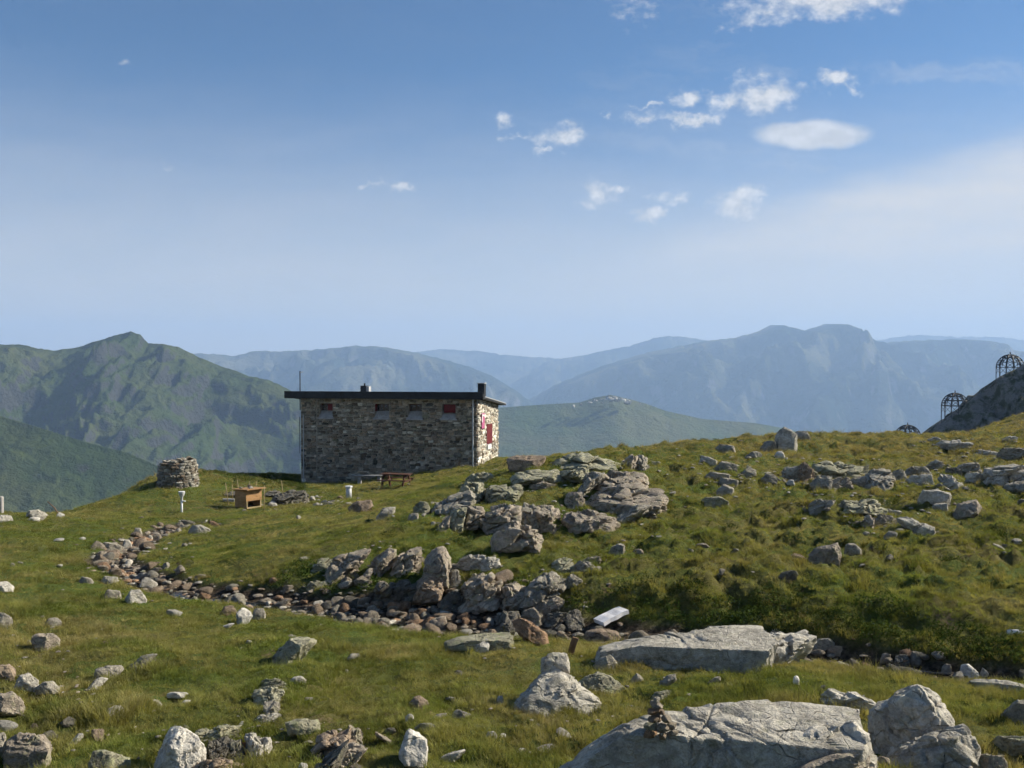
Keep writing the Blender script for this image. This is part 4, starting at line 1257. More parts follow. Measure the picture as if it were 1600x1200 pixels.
outcrop('rock_outcrop', 'embedded grey ledges sunk in turf below the stone band', 'outcrop', [
    ('grey', [(1264, 793), (1276, 778), (1302, 779), (1302, 796), (1280, 798)], {}),
    ('lichen', [(1308, 798), (1320, 776), (1362, 778), (1378, 794), (1350, 800)], dict(depth=1.2)),
    ('warm', [(1344, 822), (1354, 802), (1366, 806), (1364, 824)], {}),
    ('warm', [(1364, 820), (1376, 800), (1404, 810), (1402, 820)], {}),
    ('pale', [(1404, 806), (1424, 806), (1458, 824), (1452, 834), (1430, 832)], {}),
    ('pale', [(1380, 800), (1392, 794), (1408, 798), (1400, 804)], {}),
], (1350, 815))
outcrop('rock_outcrop', 'pale flat bedrock showing through the turf at the upper right', 'outcrop', [
    ('pale', [(1464, 694), (1476, 686), (1506, 688), (1520, 693), (1496, 701)], {}),
    ('pale', [(1522, 710), (1534, 702), (1558, 704), (1558, 712)], {}),
    ('grey', [(1558, 714), (1566, 698), (1630, 696), (1636, 716)], {}),
    ('pale', [(1448, 686), (1458, 681), (1470, 684), (1466, 690)], {}),
    ('pale', [(1568, 686), (1576, 680), (1590, 682), (1588, 688)], {}),
], (1510, 700))

def loose(p, r, tint, label, group, rs, flat=False, sink=0.25):
    me = (FLATS if flat else STONES)[rs.integers(0, 12)]
    o = bpy.data.objects.new('stone', me)
    COL.objects.link(o)
    o.location = (p[0], p[1], p[2] + r * (0.5 - sink) * (0.5 if flat else 1.0))
    o.scale = (r, r * rs.uniform(.8, 1.1), r * rs.uniform(.75, 1.1))
    o.rotation_euler = (rs.uniform(-.35, .35), rs.uniform(-.35, .35), rs.uniform(0, 6.28))
    tn = TINT[tint]; j = rs.uniform(.75, 1.2)
    o.color = (tn[0] * j, tn[1] * j, tn[2] * j, tn[3])
    tag(o, label, 'stone', group)
    occupy(np.array(p)[None, :] + np.array([[a * r * .6, b * r * .6, 1.0] for a in (-1, 0, 1) for b in (-1, 0, 1)]))
    return o


COLOUR_WORD = {'rust': 'rusty brown', 'brown': 'brown', 'warm': 'grey brown', 'grey': 'grey', 'dark': 'dark', 'pale': 'pale', 'white': 'white'}


def px_of(p):
    return CX + FPX * p[0] / p[1]


def build_loose():
    rs = np.random.default_rng(77)
    # stones of the stream bed: along the line, thick where the photograph shows them
    seglen = np.hypot(*(SP[1:, :2] - SP[:-1, :2]).T)
    dens = np.array([.8, .9, .9, .5, .4, .6, 1.6, 3.2, 3.4, 2.4, 1.3, 1.2, 1.2, 1.1, 1.0, .9, .8, .7, .4])
    w = dens * seglen
    items = []
    for i in range(1200):
        k = rs.choice(len(w), p=w / w.sum())
        t = rs.random()
        c = SP[k] * (1 - t) + SP[k + 1] * t
        ab = SP[k + 1, :2] - SP[k, :2]
        nrm = np.array([-ab[1], ab[0]]) / np.linalg.norm(ab)
        off = np.clip(rs.normal(0, 0.6), -1.3, 1.3) * c[2]
        x, y = c[:2] + nrm * off
        r = float(np.clip(rs.lognormal(-2.5, .45), .045, .24)) * (0.80 + 0.008 * y)
        items.append((r, x, y, k))
    items.sort(key=lambda q: -q[0] / q[2])
    zz = ground_h([q[1] for q in items], [q[2] for q in items])
    rest = MBq()
    for n, ((r, x, y, k), z) in enumerate(zip(items, zz)):
        tint = rs.choice(['rust', 'brown', 'warm', 'grey', 'dark', 'pale'], p=[.12, .27, .26, .16, .09, .10])
        if n < 165:
            where = ('at the shaded right end of the stream' if k < 3 else 'in the stream behind the long low slab' if k < 6 else 'in the stream below the dark bank boulders' if k < 8 else 'in the stream below the tilted slabs' if k < 10 else
                     'in the stream near the white egg shaped stone' if k < 13 else 'at the left bend of the stream' if k < 15 else 'in the upper stream beside the light bank block' if k < 17 else 'at the top of the stream by the pale flat boulder')
            size = 'large' if r > .17 else 'medium' if r > .125 else 'small'
            loose((x, y, z), r, tint, f'{size} {COLOUR_WORD[tint]} loose stone {where}', 'loose stones of the stream bed', rs)
        else:
            tn = TINT[tint]
            rest.put(FLATS[rs.integers(0, 12)] if r < .1 else STONES[rs.integers(0, 12)], (x, y, z + r * .2), r, rs, np.array(tn[:3]) * rs.uniform(.7, 1.2))
    turf = MBq()
    for (cx, cy, sx, sy, n) in [(860, 790, 110, 40, 110), (1330, 748, 130, 18, 130), (1350, 800, 60, 18, 50), (1130, 735, 35, 25, 45), (780, 915, 90, 25, 60), (620, 890, 70, 25, 40), (1510, 700, 50, 12, 40), (80, 1060, 60, 60, 50), (380, 1165, 110, 22, 60), (230, 870, 50, 40, 50), (900, 1090, 120, 40, 40)]:
        for _ in range(n):
            px, py = rs.normal(cx, sx), rs.normal(cy, sy)
            if py > 1195 or py < 688: continue
            g = hit(px, py)
            r = g[1] / FPX * rs.uniform(1.5, 5.0)
            turf.put(FLATS[rs.integers(0, 12)], (g[0], g[1], g[2] + r * .3 + .03), r, rs, np.array(TINT[rs.choice(['pale', 'grey', 'warm', 'lichen'])][:3]) * rs.uniform(.8, 1.2))
    turf.build('turf_rubble', 'small angular rubble scattered in the turf around the outcrops', 'rubble')
    rest.build('stream_gravel', 'small brown stones and gravel filling the stream bed', 'gravel')
    # small stones lying in the turf
    spots = []
    for _ in range(30):
        spots.append((rs.uniform(0, 640), rs.uniform(960, 1195), 'half hidden in the lower left grass', .055))
    for _ in range(14):
        spots.append((rs.uniform(640, 1580), rs.uniform(1040, 1195), 'half hidden in the lower right grass', .045))
    for _ in range(14):
        spots.append((rs.uniform(0, 480), rs.uniform(808, 900), 'in the grass beyond the left stream bend', .085))
    for _ in range(26):
        spots.append((rs.uniform(1040, 1600), rs.uniform(700, 900), 'lying on the right hand plateau', .09))
    for _ in range(10):
        spots.append((rs.uniform(500, 720), rs.uniform(765, 830), 'on the grass before the hut', .09))
    for _ in range(20):
        spots.append((rs.uniform(478, 535), rs.uniform(776, 792), 'in the rubble below the left corner of the hut', .10))
    for _ in range(10):
        spots.append((rs.uniform(370, 440), rs.uniform(788, 798), 'in the rubble round the plywood box', .10))
    for _ in range(11):
        spots.append((0, 0, 'in the rubble along the foot of the hut front', .09))
    for (px, py, where, r0) in spots:
        if 'hut front' in where:
            f = rs.uniform(0.02, 5.0)
            q = HUT_R - HX * f - HY * rs.uniform(.25, .6)
            p = np.array([q[0], q[1], float(ground_h([q[0]], [q[1]])[0])])
        else:
            p = hit(px, py)
        r = r0 * float(np.clip(rs.lognormal(0, .45), .5, 2.4))
        flat = rs.random() < .5
        tint = rs.choice(['white', 'pale', 'grey', 'warm', 'brown'], p=[.22, .32, .24, .14, .08])
        size = 'tiny' if r < r0 * .75 else 'small' if r < r0 * 1.35 else 'fist sized'
        loose(p, r, tint, f'{size} {"flat" if flat else "rounded"} {COLOUR_WORD[tint]} stone {where}', 'small stones ' + where, rs, flat=flat)


class MBq:
    """joins many small stones into one mesh"""
    def __init__(self):
        self.V, self.F, self.C, self.n = [], [], [], 0

    def put(self, me, p, r, rs, col):
        k = np.empty(len(me.vertices) * 3); me.vertices.foreach_get('co', k); V = k.reshape(-1, 3)
        f = np.empty(len(me.polygons) * 3, np.int32); me.loops.foreach_get('vertex_index', f)
        a = rs.uniform(0, 6.28); ca, sa = math.cos(a), math.sin(a)
        V = V * np.array([r, r * .9, r * .8])
        V = np.stack([V[:, 0] * ca - V[:, 1] * sa, V[:, 0] * sa + V[:, 1] * ca, V[:, 2]], 1) + np.array(p)
        self.V.append(V); self.F.append(f.reshape(-1, 3) + self.n); self.C.append(np.repeat([np.array(col) / .3], len(V), 0)); self.n += len(V)

    def build(self, name, label, cat):
        V = np.concatenate(self.V); F = np.concatenate(self.F)
        me = tri_mesh(name, V, F, ROCK)
        a = me.attributes['tint']
        c = np.ones((len(V), 4), np.float32); c[:, :3] = np.concatenate(self.C)
        a.data.foreach_set('color', c.ravel())
        o = bpy.data.objects.new(name, me); COL.objects.link(o)
        o.color = (.3, .3, .3, .05)
        return tag(o, label, cat, kind='stuff')


build_loose()


def build_knoll():
    rs = np.random.default_rng(44)
    Y = 2050.0
    c = at(957, 624, Y)
    root = empty('rocky_knoll', c)
    tag(root, 'pale rocky knoll crowning the green hill right of the hut', 'knoll', None, 'thing')
    for k in range(34):
        px = rs.normal(955, 20); top = np.interp(px, [905, 935, 955, 985, 1010], [630, 622, 618, 624, 631])
        q = at(px, top + rs.uniform(1, 8), Y + rs.uniform(-20, 8))
        o = bpy.data.objects.new('rock', STONES[rs.integers(0, 16)])
        COL.objects.link(o); o.parent = root
        o.location = Vector(q) - root.location
        r = rs.uniform(2.4, 7)
        o.scale = (r * 1.3, r, r * .8); o.rotation_euler = (rs.uniform(-.4, .4), rs.uniform(-.4, .4), rs.uniform(0, 6))
        tn = TINT[rs.choice(['pale', 'grey', 'white'])]
        o.color = (*tn[:3], 0)


build_knoll()

# ------------------------------------------------------------------ built things
def plain_mat(name, col, rough=0.8, nscale=6.0, var=0.25, spec=0.25, metal=0.0, stretch=(1, 1, 1), bumpd=0.004):
    m, T, b, out = new_mat(name)
    p = T.v('MULTIPLY', T.n('ShaderNodeTexCoord').outputs['Object'], stretch)
    n = T.noise(p, nscale, 5, 0.65)
    n2 = T.noise(p, nscale * 6, 3, 0.6)
    k = T.m('ADD', T.ramp(n, 0.3, 0.7, 1 - var, 1 + var), T.ramp(n2, 0.3, 0.7, -var * .5, var * .5))
    T.put(b.inputs['Base Color'], T.v('SCALE', col, k))
    b.inputs['Roughness'].default_value = rough
    b.inputs['Specular IOR Level'].default_value = spec
    b.inputs['Metallic'].default_value = metal
    bump(T, b, n2, 0.5, bumpd)
    return m


M_MORTAR = plain_mat('lime_mortar', (0.32, 0.285, 0.225), 0.95, 3.0, 0.4, bumpd=.02)
M_SUNMORTAR = plain_mat('sunlit_mortar', (0.55, 0.51, 0.44), 0.95, 3.0, 0.3, bumpd=.02)  # paler copy of the mortar: sunlight on the gable put into the colour
M_ROOF = plain_mat('dark_sheet_roof', (0.022, 0.023, 0.025), 0.6, 2.0, 0.3)
M_RED = plain_mat('red_painted_wood', (0.13, 0.012, 0.014), 0.6, 5.0, 0.25)
M_PINK = plain_mat('pink_sign_paint', (0.42, 0.10, 0.21), 0.6, 5.0, 0.2)
M_WHITE = plain_mat('white_paint', (0.72, 0.72, 0.70), 0.6, 5.0, 0.12)
M_SILL = plain_mat('cement_sill', (0.34, 0.32, 0.295), 0.9, 4.0, 0.2)
M_DARK = plain_mat('dark_glass', (0.012, 0.013, 0.015), 0.25, 3.0, 0.3, 0.5)
M_PIPE = plain_mat('galvanised_pipe', (0.45, 0.45, 0.44), 0.5, 8.0, 0.15, .4)
M_WOODR = plain_mat('red_brown_timber', (0.085, 0.038, 0.022), 0.75, 6.0, 0.35, stretch=(1, 1, 4))  # timber darkened to stand in for the hut's shadow on the table
M_WOODG = plain_mat('grey_timber', (0.28, 0.27, 0.26), 0.85, 6.0, 0.3)
M_PLY = plain_mat('orange_plywood', (0.36, 0.20, 0.085), 0.75, 4.0, 0.25, stretch=(1, 1, 3))
M_BAMBOO = plain_mat('bamboo', (0.38, 0.29, 0.15), 0.7, 9.0, 0.25)
M_WOODB = plain_mat('weathered_board', (0.20, 0.12, 0.07), 0.85, 7.0, 0.35, stretch=(1, 1, .3))
M_PALEWOOD = plain_mat('bleached_wood', (0.74, 0.71, 0.69), 0.75, 5.0, 0.15)
M_STEEL = plain_mat('dark_steel', (0.03, 0.032, 0.036), 0.6, 5.0, 0.3, .3)
M_HOSE = plain_mat('black_hose', (0.02, 0.02, 0.022), 0.5, 5.0, 0.3, .4)


def box_vf(x0, x1, y0, y1, z0, z1):
    V = [(x, y, z) for z in (z0, z1) for y in (y0, y1) for x in (x0, x1)]
    F = [(0, 2, 3, 1), (4, 5, 7, 6), (0, 1, 5, 4), (2, 6, 7, 3), (0, 4, 6, 2), (1, 3, 7, 5)]
    return V, F


class MB:
    def __init__(self):
        self.V, self.F = [], []

    def add(self, V, F):
        k = len(self.V)
        self.V += [tuple(v) for v in V]
        self.F += [tuple(i + k for i in f) for f in F]
        return self

    def box(self, *a):
        return self.add(*box_vf(*a))

    def tube(self, pts, r, n=8, r2=None):
        pts = [Vector(p) for p in pts]
        V, F = [], []
        prev = None
        for i, p in enumerate(pts):
            t = (pts[min(i + 1, len(pts) - 1)] - pts[max(i - 1, 0)]).normalized()
            a = t.cross(Vector((0, 0, 1)) if abs(t.z) < .9 else Vector((1, 0, 0))).normalized()
            if prev is not None:
                a = (prev - t * prev.dot(t)).normalized()
            prev = a
            b = t.cross(a)
            rr = r if r2 is None else r + (r2 - r) * i / max(len(pts) - 1, 1)
            for k in range(n):
                q = 2 * math.pi * k / n
                V.append(p + a * math.cos(q) * rr + b * math.sin(q) * rr)
        for i in range(len(pts) - 1):
            for k in range(n):
                F.append((i * n + k, i * n + (k + 1) % n, (i + 1) * n + (k + 1) % n, (i + 1) * n + k))
        F.append(tuple(range(n))[::-1])
        F.append(tuple((len(pts) - 1) * n + k for k in range(n)))
        return self.add(V, F)

    def build(self, name, mat, parent=None, smooth=False, bevel=0.0):
        o = mesh_obj(name, self.V, self.F, mat, parent, smooth)
        if bevel:
            bm = bmesh.new(); bm.from_mesh(o.data)
            bmesh.ops.bevel(bm, geom=bm.edges[:], offset=bevel, segments=1, affect='EDGES')
            bm.to_mesh(o.data); bm.free()
        return o


def brick_meshes(n, seed):
    """unit masonry stones: x and z in -.5 .. .5, the face at y = -1 rough and rounded, the back at y = 0"""
    out = []
    for k in range(n):
        rs = np.random.default_rng(seed + k)
        rings = []
        m = 10
        ang = np.linspace(0, 2 * np.pi, m, endpoint=False) + .3
        sq = np.minimum(1 / np.maximum(np.abs(np.cos(ang)), 1e-3), 1 / np.maximum(np.abs(np.sin(ang)), 1e-3))
        rad = np.minimum(sq, 1.28) * 0.5 * rs.uniform(.86, 1.04, m)
        for (s, y) in ((1.0, 0.25), (0.99, -0.55), (rs.uniform(.72, .86), -1.0)):
            rings.append(np.stack([np.cos(ang) * rad * s, np.full(m, y) + (rs.uniform(-.16, .16, m) if y < 0 else 0), np.sin(ang) * rad * s], 1))
        V = np.concatenate(rings + [np.array([[rs.uniform(-.12, .12), -1.12, rs.uniform(-.12, .12)]])])
        F = []
        for r in range(2):
            for i in range(m):
                a, b = r * m + i, r * m + (i + 1) % m
                F += [(a, a + m, b), (b, a + m, b + m)]
        for i in range(m):
            F.append((2 * m + i, 3 * m, 2 * m + (i + 1) % m))
        me = bpy.data.meshes.new('stone')
        me.from_pydata([tuple(v) for v in V], [], [tuple(f[::-1]) for f in F])
        me.update()
        white_tint(me)
        me.materials.append(ROCK)
        out.append(me)
    return out


BRICKS = brick_meshes(14, 400)


def lay_wall(part, w, z_lo, z_hi, holes, frame, rs, cw=(.15, .46), ch=(.08, .175), keep=0, tints=None, bright=1.0, prot=(.03, .085)):
    """rubble courses over a wall face w wide; frame(a, z) -> Matrix placing a unit stone; the largest keep stones become objects, the rest one stuff mesh"""
    items = []
    z = min(z_lo(0), z_lo(w))
    while z < max(z_hi(0), z_hi(w)):
        h = rs.uniform(*ch)
        a = -rs.uniform(0, .3)
        while a < w:
            l = rs.uniform(*cw) * (1.5 if rs.random() < .06 else 1)
            x0, x1 = max(a, 0.0), min(a + l, w)
            hh = h * (1.0 if rs.random() > .07 else 1.7)
            segs = [(x0, x1)]
            for (h0, h1, g0, g1) in holes:
                if z + hh > g0 and z < g1:
                    ns = []
                    for (p, q) in segs:
                        if q <= h0 or p >= h1:
                            ns.append((p, q))
                        else:
                            if p < h0: ns.append((p, h0))
                            if q > h1: ns.append((h1, q))
                    segs = ns
            for (p, q) in segs:
                if q - p > .07:
                    c = (p + q) / 2
                    zc = z + hh / 2 + rs.uniform(-.02, .02)
                    if zc > z_lo(c) - .1 and zc + hh * .4 < z_hi(c):
                        items.append((c, zc, q - p, hh))
            a += l
        z += h
    items.sort(key=lambda t: -t[2] * t[3])
    rest = MB()
    cols = []
    for i, (c, zc, l, hh) in enumerate(items):
        tn = TINT[rs.choice(list(tints), p=list(tints.values()))]
        j = rs.choice([rs.uniform(.35, .7), rs.uniform(.7, 1.1), rs.uniform(1.1, 1.6)], p=[.3, .5, .2]) * bright
        M = frame(c, zc) @ Matrix.Rotation(rs.normal(0, .07), 4, 'Y') @ Matrix.Diagonal((l * rs.uniform(.86, 1.06), rs.uniform(*prot), hh * rs.uniform(.72, 1.18), 1)).to_4x4()
        me = BRICKS[rs.integers(0, len(BRICKS))]
        if i < keep:
            o = bpy.data.objects.new('stone', me)
            COL.objects.link(o)
            o.parent = part
            o.matrix_local = M
            o.color = (tn[0] * j, tn[1] * j, tn[2] * j, .2)
        else:
            V = [M @ v.co for v in me.vertices]
            rest.add(V, [tuple(p.vertices) for p in me.polygons])
            cols += [(tn[0] * j / .3, tn[1] * j / .3, tn[2] * j / .3)] * len(V)
    if rest.V:
        o = mesh_obj('small_stones', rest.V, rest.F, ROCK, part, False)
        white_tint(o.data, np.array(cols))
        o.color = (.3, .3, .3, .2)
        o['kind'] = 'stuff'


def build_hut():
    zr = -7.3
    root = empty('mountain_hut', (HUT_R[0], HUT_R[1], zr), -HUT_TH)
    tag(root, 'stone mountain refuge hut with a dark single pitch roof and red shutters', 'hut')
    L, D = HUT_L, HUT_D
    zt, zb = -1.72 - zr, -2.27 - zr                        # wall top at the front and at the back
    th = .5
    wins = [(-9.29, -8.49), (-5.96, -5.13), (-4.0, -3.2), (-2.04, -1.25)]
    wz0, wz1 = -2.86 - zr, -2.02 - zr
    # front wall: a core of boxes round the window openings
    f = MB()
    f.box(-L, 0, 0, th, 0, wz0)
    f.box(-L, 0, 0, th, wz1, zt)
    xs = [-L] + [q for w in wins for q in w] + [0]
    for i in range(0, len(xs), 2):
        f.box(xs[i], xs[i + 1], 0, th, wz0, wz1)
    front = f.build('front_wall', M_MORTAR, root)
    rs = np.random.default_rng(5)
    lay_wall(front, L, lambda a: .2, lambda a: zt - .01, [(x0 + L, x1 + L, wz0, wz1) for x0, x1 in wins] + [(0.93, 0.99, 0, zt)],
             lambda a, z: Matrix.Translation((a - L, 0.0, z)), rs, keep=215, tints={'warm': .44, 'grey': .06, 'brown': .30, 'dark': .12, 'pale': .06, 'lichen': .02}, bright=1.45)
    # right hand gable wall, its top following the roof
    s = MB()
    y0, y1 = 2.1, 3.5
    g0, g1 = -4.42 - zr, -3.27 - zr
    top = lambda y: zt + (zb - zt) * y / D
    s.add([(-th, th, 0), (0, th, 0), (0, D, 0), (-th, D, 0), (-th, th, top(th)), (0, th, top(th)), (0, D, top(D)), (-th, D, top(D))], [(0, 3, 2, 1), (4, 5, 6, 7), (0, 1, 5, 4), (1, 2, 6, 5), (2, 3, 7, 6), (3, 0, 4, 7)])
    side = s.build('gable_wall', M_SUNMORTAR, root)
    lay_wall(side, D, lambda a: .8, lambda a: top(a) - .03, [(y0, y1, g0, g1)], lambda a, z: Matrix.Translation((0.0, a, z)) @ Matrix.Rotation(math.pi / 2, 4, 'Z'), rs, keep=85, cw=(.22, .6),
             tints={'pale': .42, 'warm': .20, 'white': .26, 'grey': .06, 'brown': .06}, bright=1.6)  # pale and white stone tints carry the sunlight on this wall
    MB().box(-L, -L + th, th, D, 0, zb - .05).build('far_end_wall', M_MORTAR, root)
    MB().box(-L + th, -th, D - th, D, 0, zb - .05).build('back_wall', M_MORTAR, root)
    # roof: thin pitched sheet with a deep board along the front and soffit
    ov = (-L - .78, .40, -.42, D + .55)
    pit = (zb - zt) / D
    def zz(y): return zt + .02 + pit * y
    r = MB()
    V = [(x, y, zz(y) + k) for k in (0, .13) for y in (ov[2], ov[3]) for x in (ov[0], ov[1])]
    r.add(V, [(0, 2, 3, 1), (4, 5, 7, 6), (0, 1, 5, 4), (2, 6, 7, 3), (0, 4, 6, 2), (1, 3, 7, 5)])
    roof = r.build('roof', M_ROOF, root)
    MB().box(ov[0] - .02, ov[1] + .02, ov[2] - .07, ov[2] - .004, zt - .01, zt + .40).build('fascia', M_ROOF, roof)
    MB().box(ov[1] + .004, ov[1] + .03, ov[2] + .02, ov[2] + .35, zt - .01, zt + .28).build('fascia_return', M_ROOF, roof)
    e = MB()
    e.add([(ov[1] + .003, .1, zz(.1) + .10), (ov[1] + .02, .1, zz(.1) + .10), (ov[1] + .02, ov[3], zz(ov[3]) + .10), (ov[1] + .003, ov[3], zz(ov[3]) + .10),
           (ov[1] + .003, .1, zz(.1) + .14), (ov[1] + .02, .1, zz(.1) + .14), (ov[1] + .02, ov[3], zz(ov[3]) + .14), (ov[1] + .003, ov[3], zz(ov[3]) + .14)], [(0, 3, 2, 1), (4, 5, 6, 7), (0, 1, 5, 4), (1, 2, 6, 5), (2, 3, 7, 6), (3, 0, 4, 7)])
    e.build('verge_trim', M_PIPE, roof)
    # chimneys
    x = -L * (746 - 566) / 276
    c1 = MB().box(x - .24, x + .10, .6, 1.0, zt, zt + .70).build('chimney', M_STEEL, roof)
    MB().box(x + .104, x + .26, .62, .98, zt, zt + .66).build('chimney_pale_side', M_PIPE, roof)  # separate pale box forming the right side of the chimney
    MB().tube([(x - .06, .8, zt + .70), (x - .06, .8, zt + .84)], .05).build('chimney_pot', M_STEEL, c1)
    c2 = MB().box(-.10, .27, .5, .95, zt, zt + .84).build('chimney', M_ROOF, roof)
    MB().box(-.13, .30, .47, .98, zt + .843, zt + .89).build('chimney_cap', M_PIPE, c2)
    # front windows: sloping sill, frame, glass, shutters
    for i, (a, b) in enumerate(wins):
        w = MB().box(a, b, .34, .38, wz0 + .3, wz1).build('window', M_DARK, root)
        s = MB()
        zs = wz0 + .42
        s.add([(a - .10, -.10, wz0), (b + .10, -.10, wz0), (b - .01, .33, zs), (a + .01, .33, zs), (a - .10, -.10, wz0 - .06), (b + .10, -.10, wz0 - .06), (b - .01, .33, wz0 - .06), (a + .01, .33, wz0 - .06)],
              [(0, 1, 2, 3), (4, 7, 6, 5), (0, 4, 5, 1), (1, 5, 6, 2), (2, 6, 7, 3), (3, 7, 4, 0)])
        s.build('sill', M_SILL, w)
        fr = MB()
        fr.box(a, a + .05, .28, .335, zs, wz1).box(b - .05, b, .28, .335, zs, wz1).box(a + .05, b - .05, .28, .335, wz1 - .05, wz1)
        fr.build('frame', M_WOODR, w)
        if i == 0:
            MB().box(a + .42, b - .055, .20, .24, zs, wz1 - .06).build('shutter', M_RED, w)
        elif i == 1:
            MB().box(a + .005, a + .04, .02, .26, zs, wz1 - .02).build('shutter', M_RED, w)
        elif i == 3:
            MB().box(a + .10, b - .03, .12, .16, zs - .06, wz1 - .03).build('shutter', M_RED, w)
        MB().box((a + b) / 2 - .015, (a + b) / 2 + .015, .325, .339, zs, wz1 - .05).build('glazing_bar', M_WOODR, w)
    # gable window with its red shutter ajar, pale sill, pink sign
    w = MB().box(-.30, -.26, y0, y1, g0, g1).build('window', M_DARK, root)
    MB().box(-.02, .09, y0 - .05, y1, g0 + .02, g1).build('shutter', M_RED, w)
    MB().box(-.26, .14, y0 + .02, y0 + .95, g0 - .28, g0 - .022).build('sill', M_WHITE, w)
    sg = MB().box(.09, .12, .60, 1.30, -3.40 - zr, -2.55 - zr).build('sign_board', M_PINK, root)
    sg['label'] = 'pink and white sign board'
    MB().box(.121, .127, .62, .76, -3.05 - zr, -2.60 - zr).build('sign_stripe', M_WHITE, sg)
    MB().box(.121, .127, .85, 1.22, -2.72 - zr, -2.62 - zr).build('sign_stripe', M_WHITE, sg)
    # rain pipe at the right corner
    MB().tube([(-.23, -.13, zt + .0), (-.23, -.13, 1.75)], .045).build('rain_pipe', M_PIPE, root)
    pm = MB().tube([(-L + .02, -.16, zt - .7), (-L + .02, -.16, zt + 1.55)], .03, 6).build('antenna_mast', M_STEEL, root)
    MB().tube([(-L + .02, -.16, zt + 1.46), (-L + .22, -.16, zt + 1.5)], .022, 6).build('antenna_arm', M_PIPE, pm)
    MB().tube([(-L - .13, .1, zt - 3.2), (-L - .13, .1, zt - 1.1)], .018, 6).build('cable_bracket', M_STEEL, root)
    # the light pole leaning against the left end of the front
    zg = -6.72 - zr
    q = MB().tube([(-L + .33, -.42, zg - .1), (-L + .20, -.14, zt - .95)], .028, 8)
    o = q.build('leaning_pole', M_PIPE, None)
    bpy.context.view_layer.update()
    o.matrix_world = root.matrix_world.copy()
    tag(o, 'thin pale metal pole leaning against the left end of the hut front', 'pole')
    # footprint keeps grass out
    a = np.linspace(-L - .1, .1, 150); b = np.linspace(-.12, D, 80)
    A, B = np.meshgrid(a, b)
    Wp = HUT_R + A.ravel()[:, None] * HX + B.ravel()[:, None] * HY
    occupy(np.concatenate([Wp, np.full((len(Wp), 1), 5.0)], 1))


build_hut()


def build_tower():
    p = hit(278, 757)
    root = empty('dry_stone_tower', (p[0], p[1], p[2] - .15))
    tag(root, 'squat round dry stone tower standing on the left grassy spur', 'stone tower')
    rs = np.random.default_rng(9)
    root.scale = (.88, .88, .86)
    R, H = 1.02, 1.62
    c = MB()
    n = 20
    V = []
    for z, k in ((0, .95), (1.38, .76)):
        for i in range(n):
            a = 2 * math.pi * i / n
            V.append((math.cos(a) * R * k, math.sin(a) * R * k, z - (.22 * (1 - math.cos(a + .2)) * .5 if z > 1 else 0)))
    F = [(i, (i + 1) % n, n + (i + 1) % n, n + i) for i in range(n)] + [tuple(range(n, 2 * n))]
    c.add(V, F).build('core', M_MORTAR, root)
    z = 0.0
    k = 0
    while z < H:
        h = rs.uniform(.08, .19)
        a = rs.uniform(0, 1)
        end = a + 2 * math.pi
        while a < end:
            l = rs.uniform(.16, .46)
            da = l / R
            am = a + da / 2
            lim = H - .20 * (1 - math.cos(am)) * .5 * 1.2 + rs.uniform(-.06, .06)
            if z + h < lim and k < 300:
                Rz = R * (1.06 - .20 * z / H)
                M = Matrix.Rotation(am + math.pi / 2, 4, 'Z') @ Matrix.Translation((0, -Rz * .92 + .06, z + h / 2)) @ Matrix.Rotation(rs.uniform(-.08, .08), 4, 'Y') @ Matrix.Diagonal((l * .98, rs.uniform(.08, .20), h * 1.0, 1)).to_4x4()
                o = bpy.data.objects.new('stone', BRICKS[rs.integers(0, 14)])
                COL.objects.link(o); o.parent = root; o.matrix_local = M
                tn = TINT[rs.choice(['warm', 'pale', 'grey', 'brown', 'white'], p=[.34, .30, .2, .1, .06])]
                j = rs.uniform(.8, 1.25)
                o.color = (tn[0] * j, tn[1] * j, tn[2] * j, .1)
                k += 1
            a += da
        z += h
    for _ in range(26):                                       # loose stones heaped on top
        a, rr = rs.uniform(0, 6.28), R * .68 * math.sqrt(rs.random())
        o = bpy.data.objects.new('stone', STONES[rs.integers(0, 12)])
        COL.objects.link(o); o.parent = root
        r = rs.uniform(.09, .2)
        o.location = (rr * math.cos(a), rr * math.sin(a), H - .16 + .08 * math.cos(a) + rs.uniform(-.03, .06))
        o.scale = (r * 1.2, r, r * .6); o.rotation_euler = (rs.uniform(-.5, .5), rs.uniform(-.5, .5), rs.uniform(0, 6))
        tn = TINT[rs.choice(['warm', 'pale', 'white'])]
        o.color = (*tn[:3], .1)
    an = np.linspace(0, 6.28, 60)
    occupy(np.concatenate([np.stack([p[0] + np.cos(an) * q, p[1] + np.sin(an) * q, an * 0 + 5], 1) for q in np.linspace(0.05, 1.0, 16)]))


build_tower()


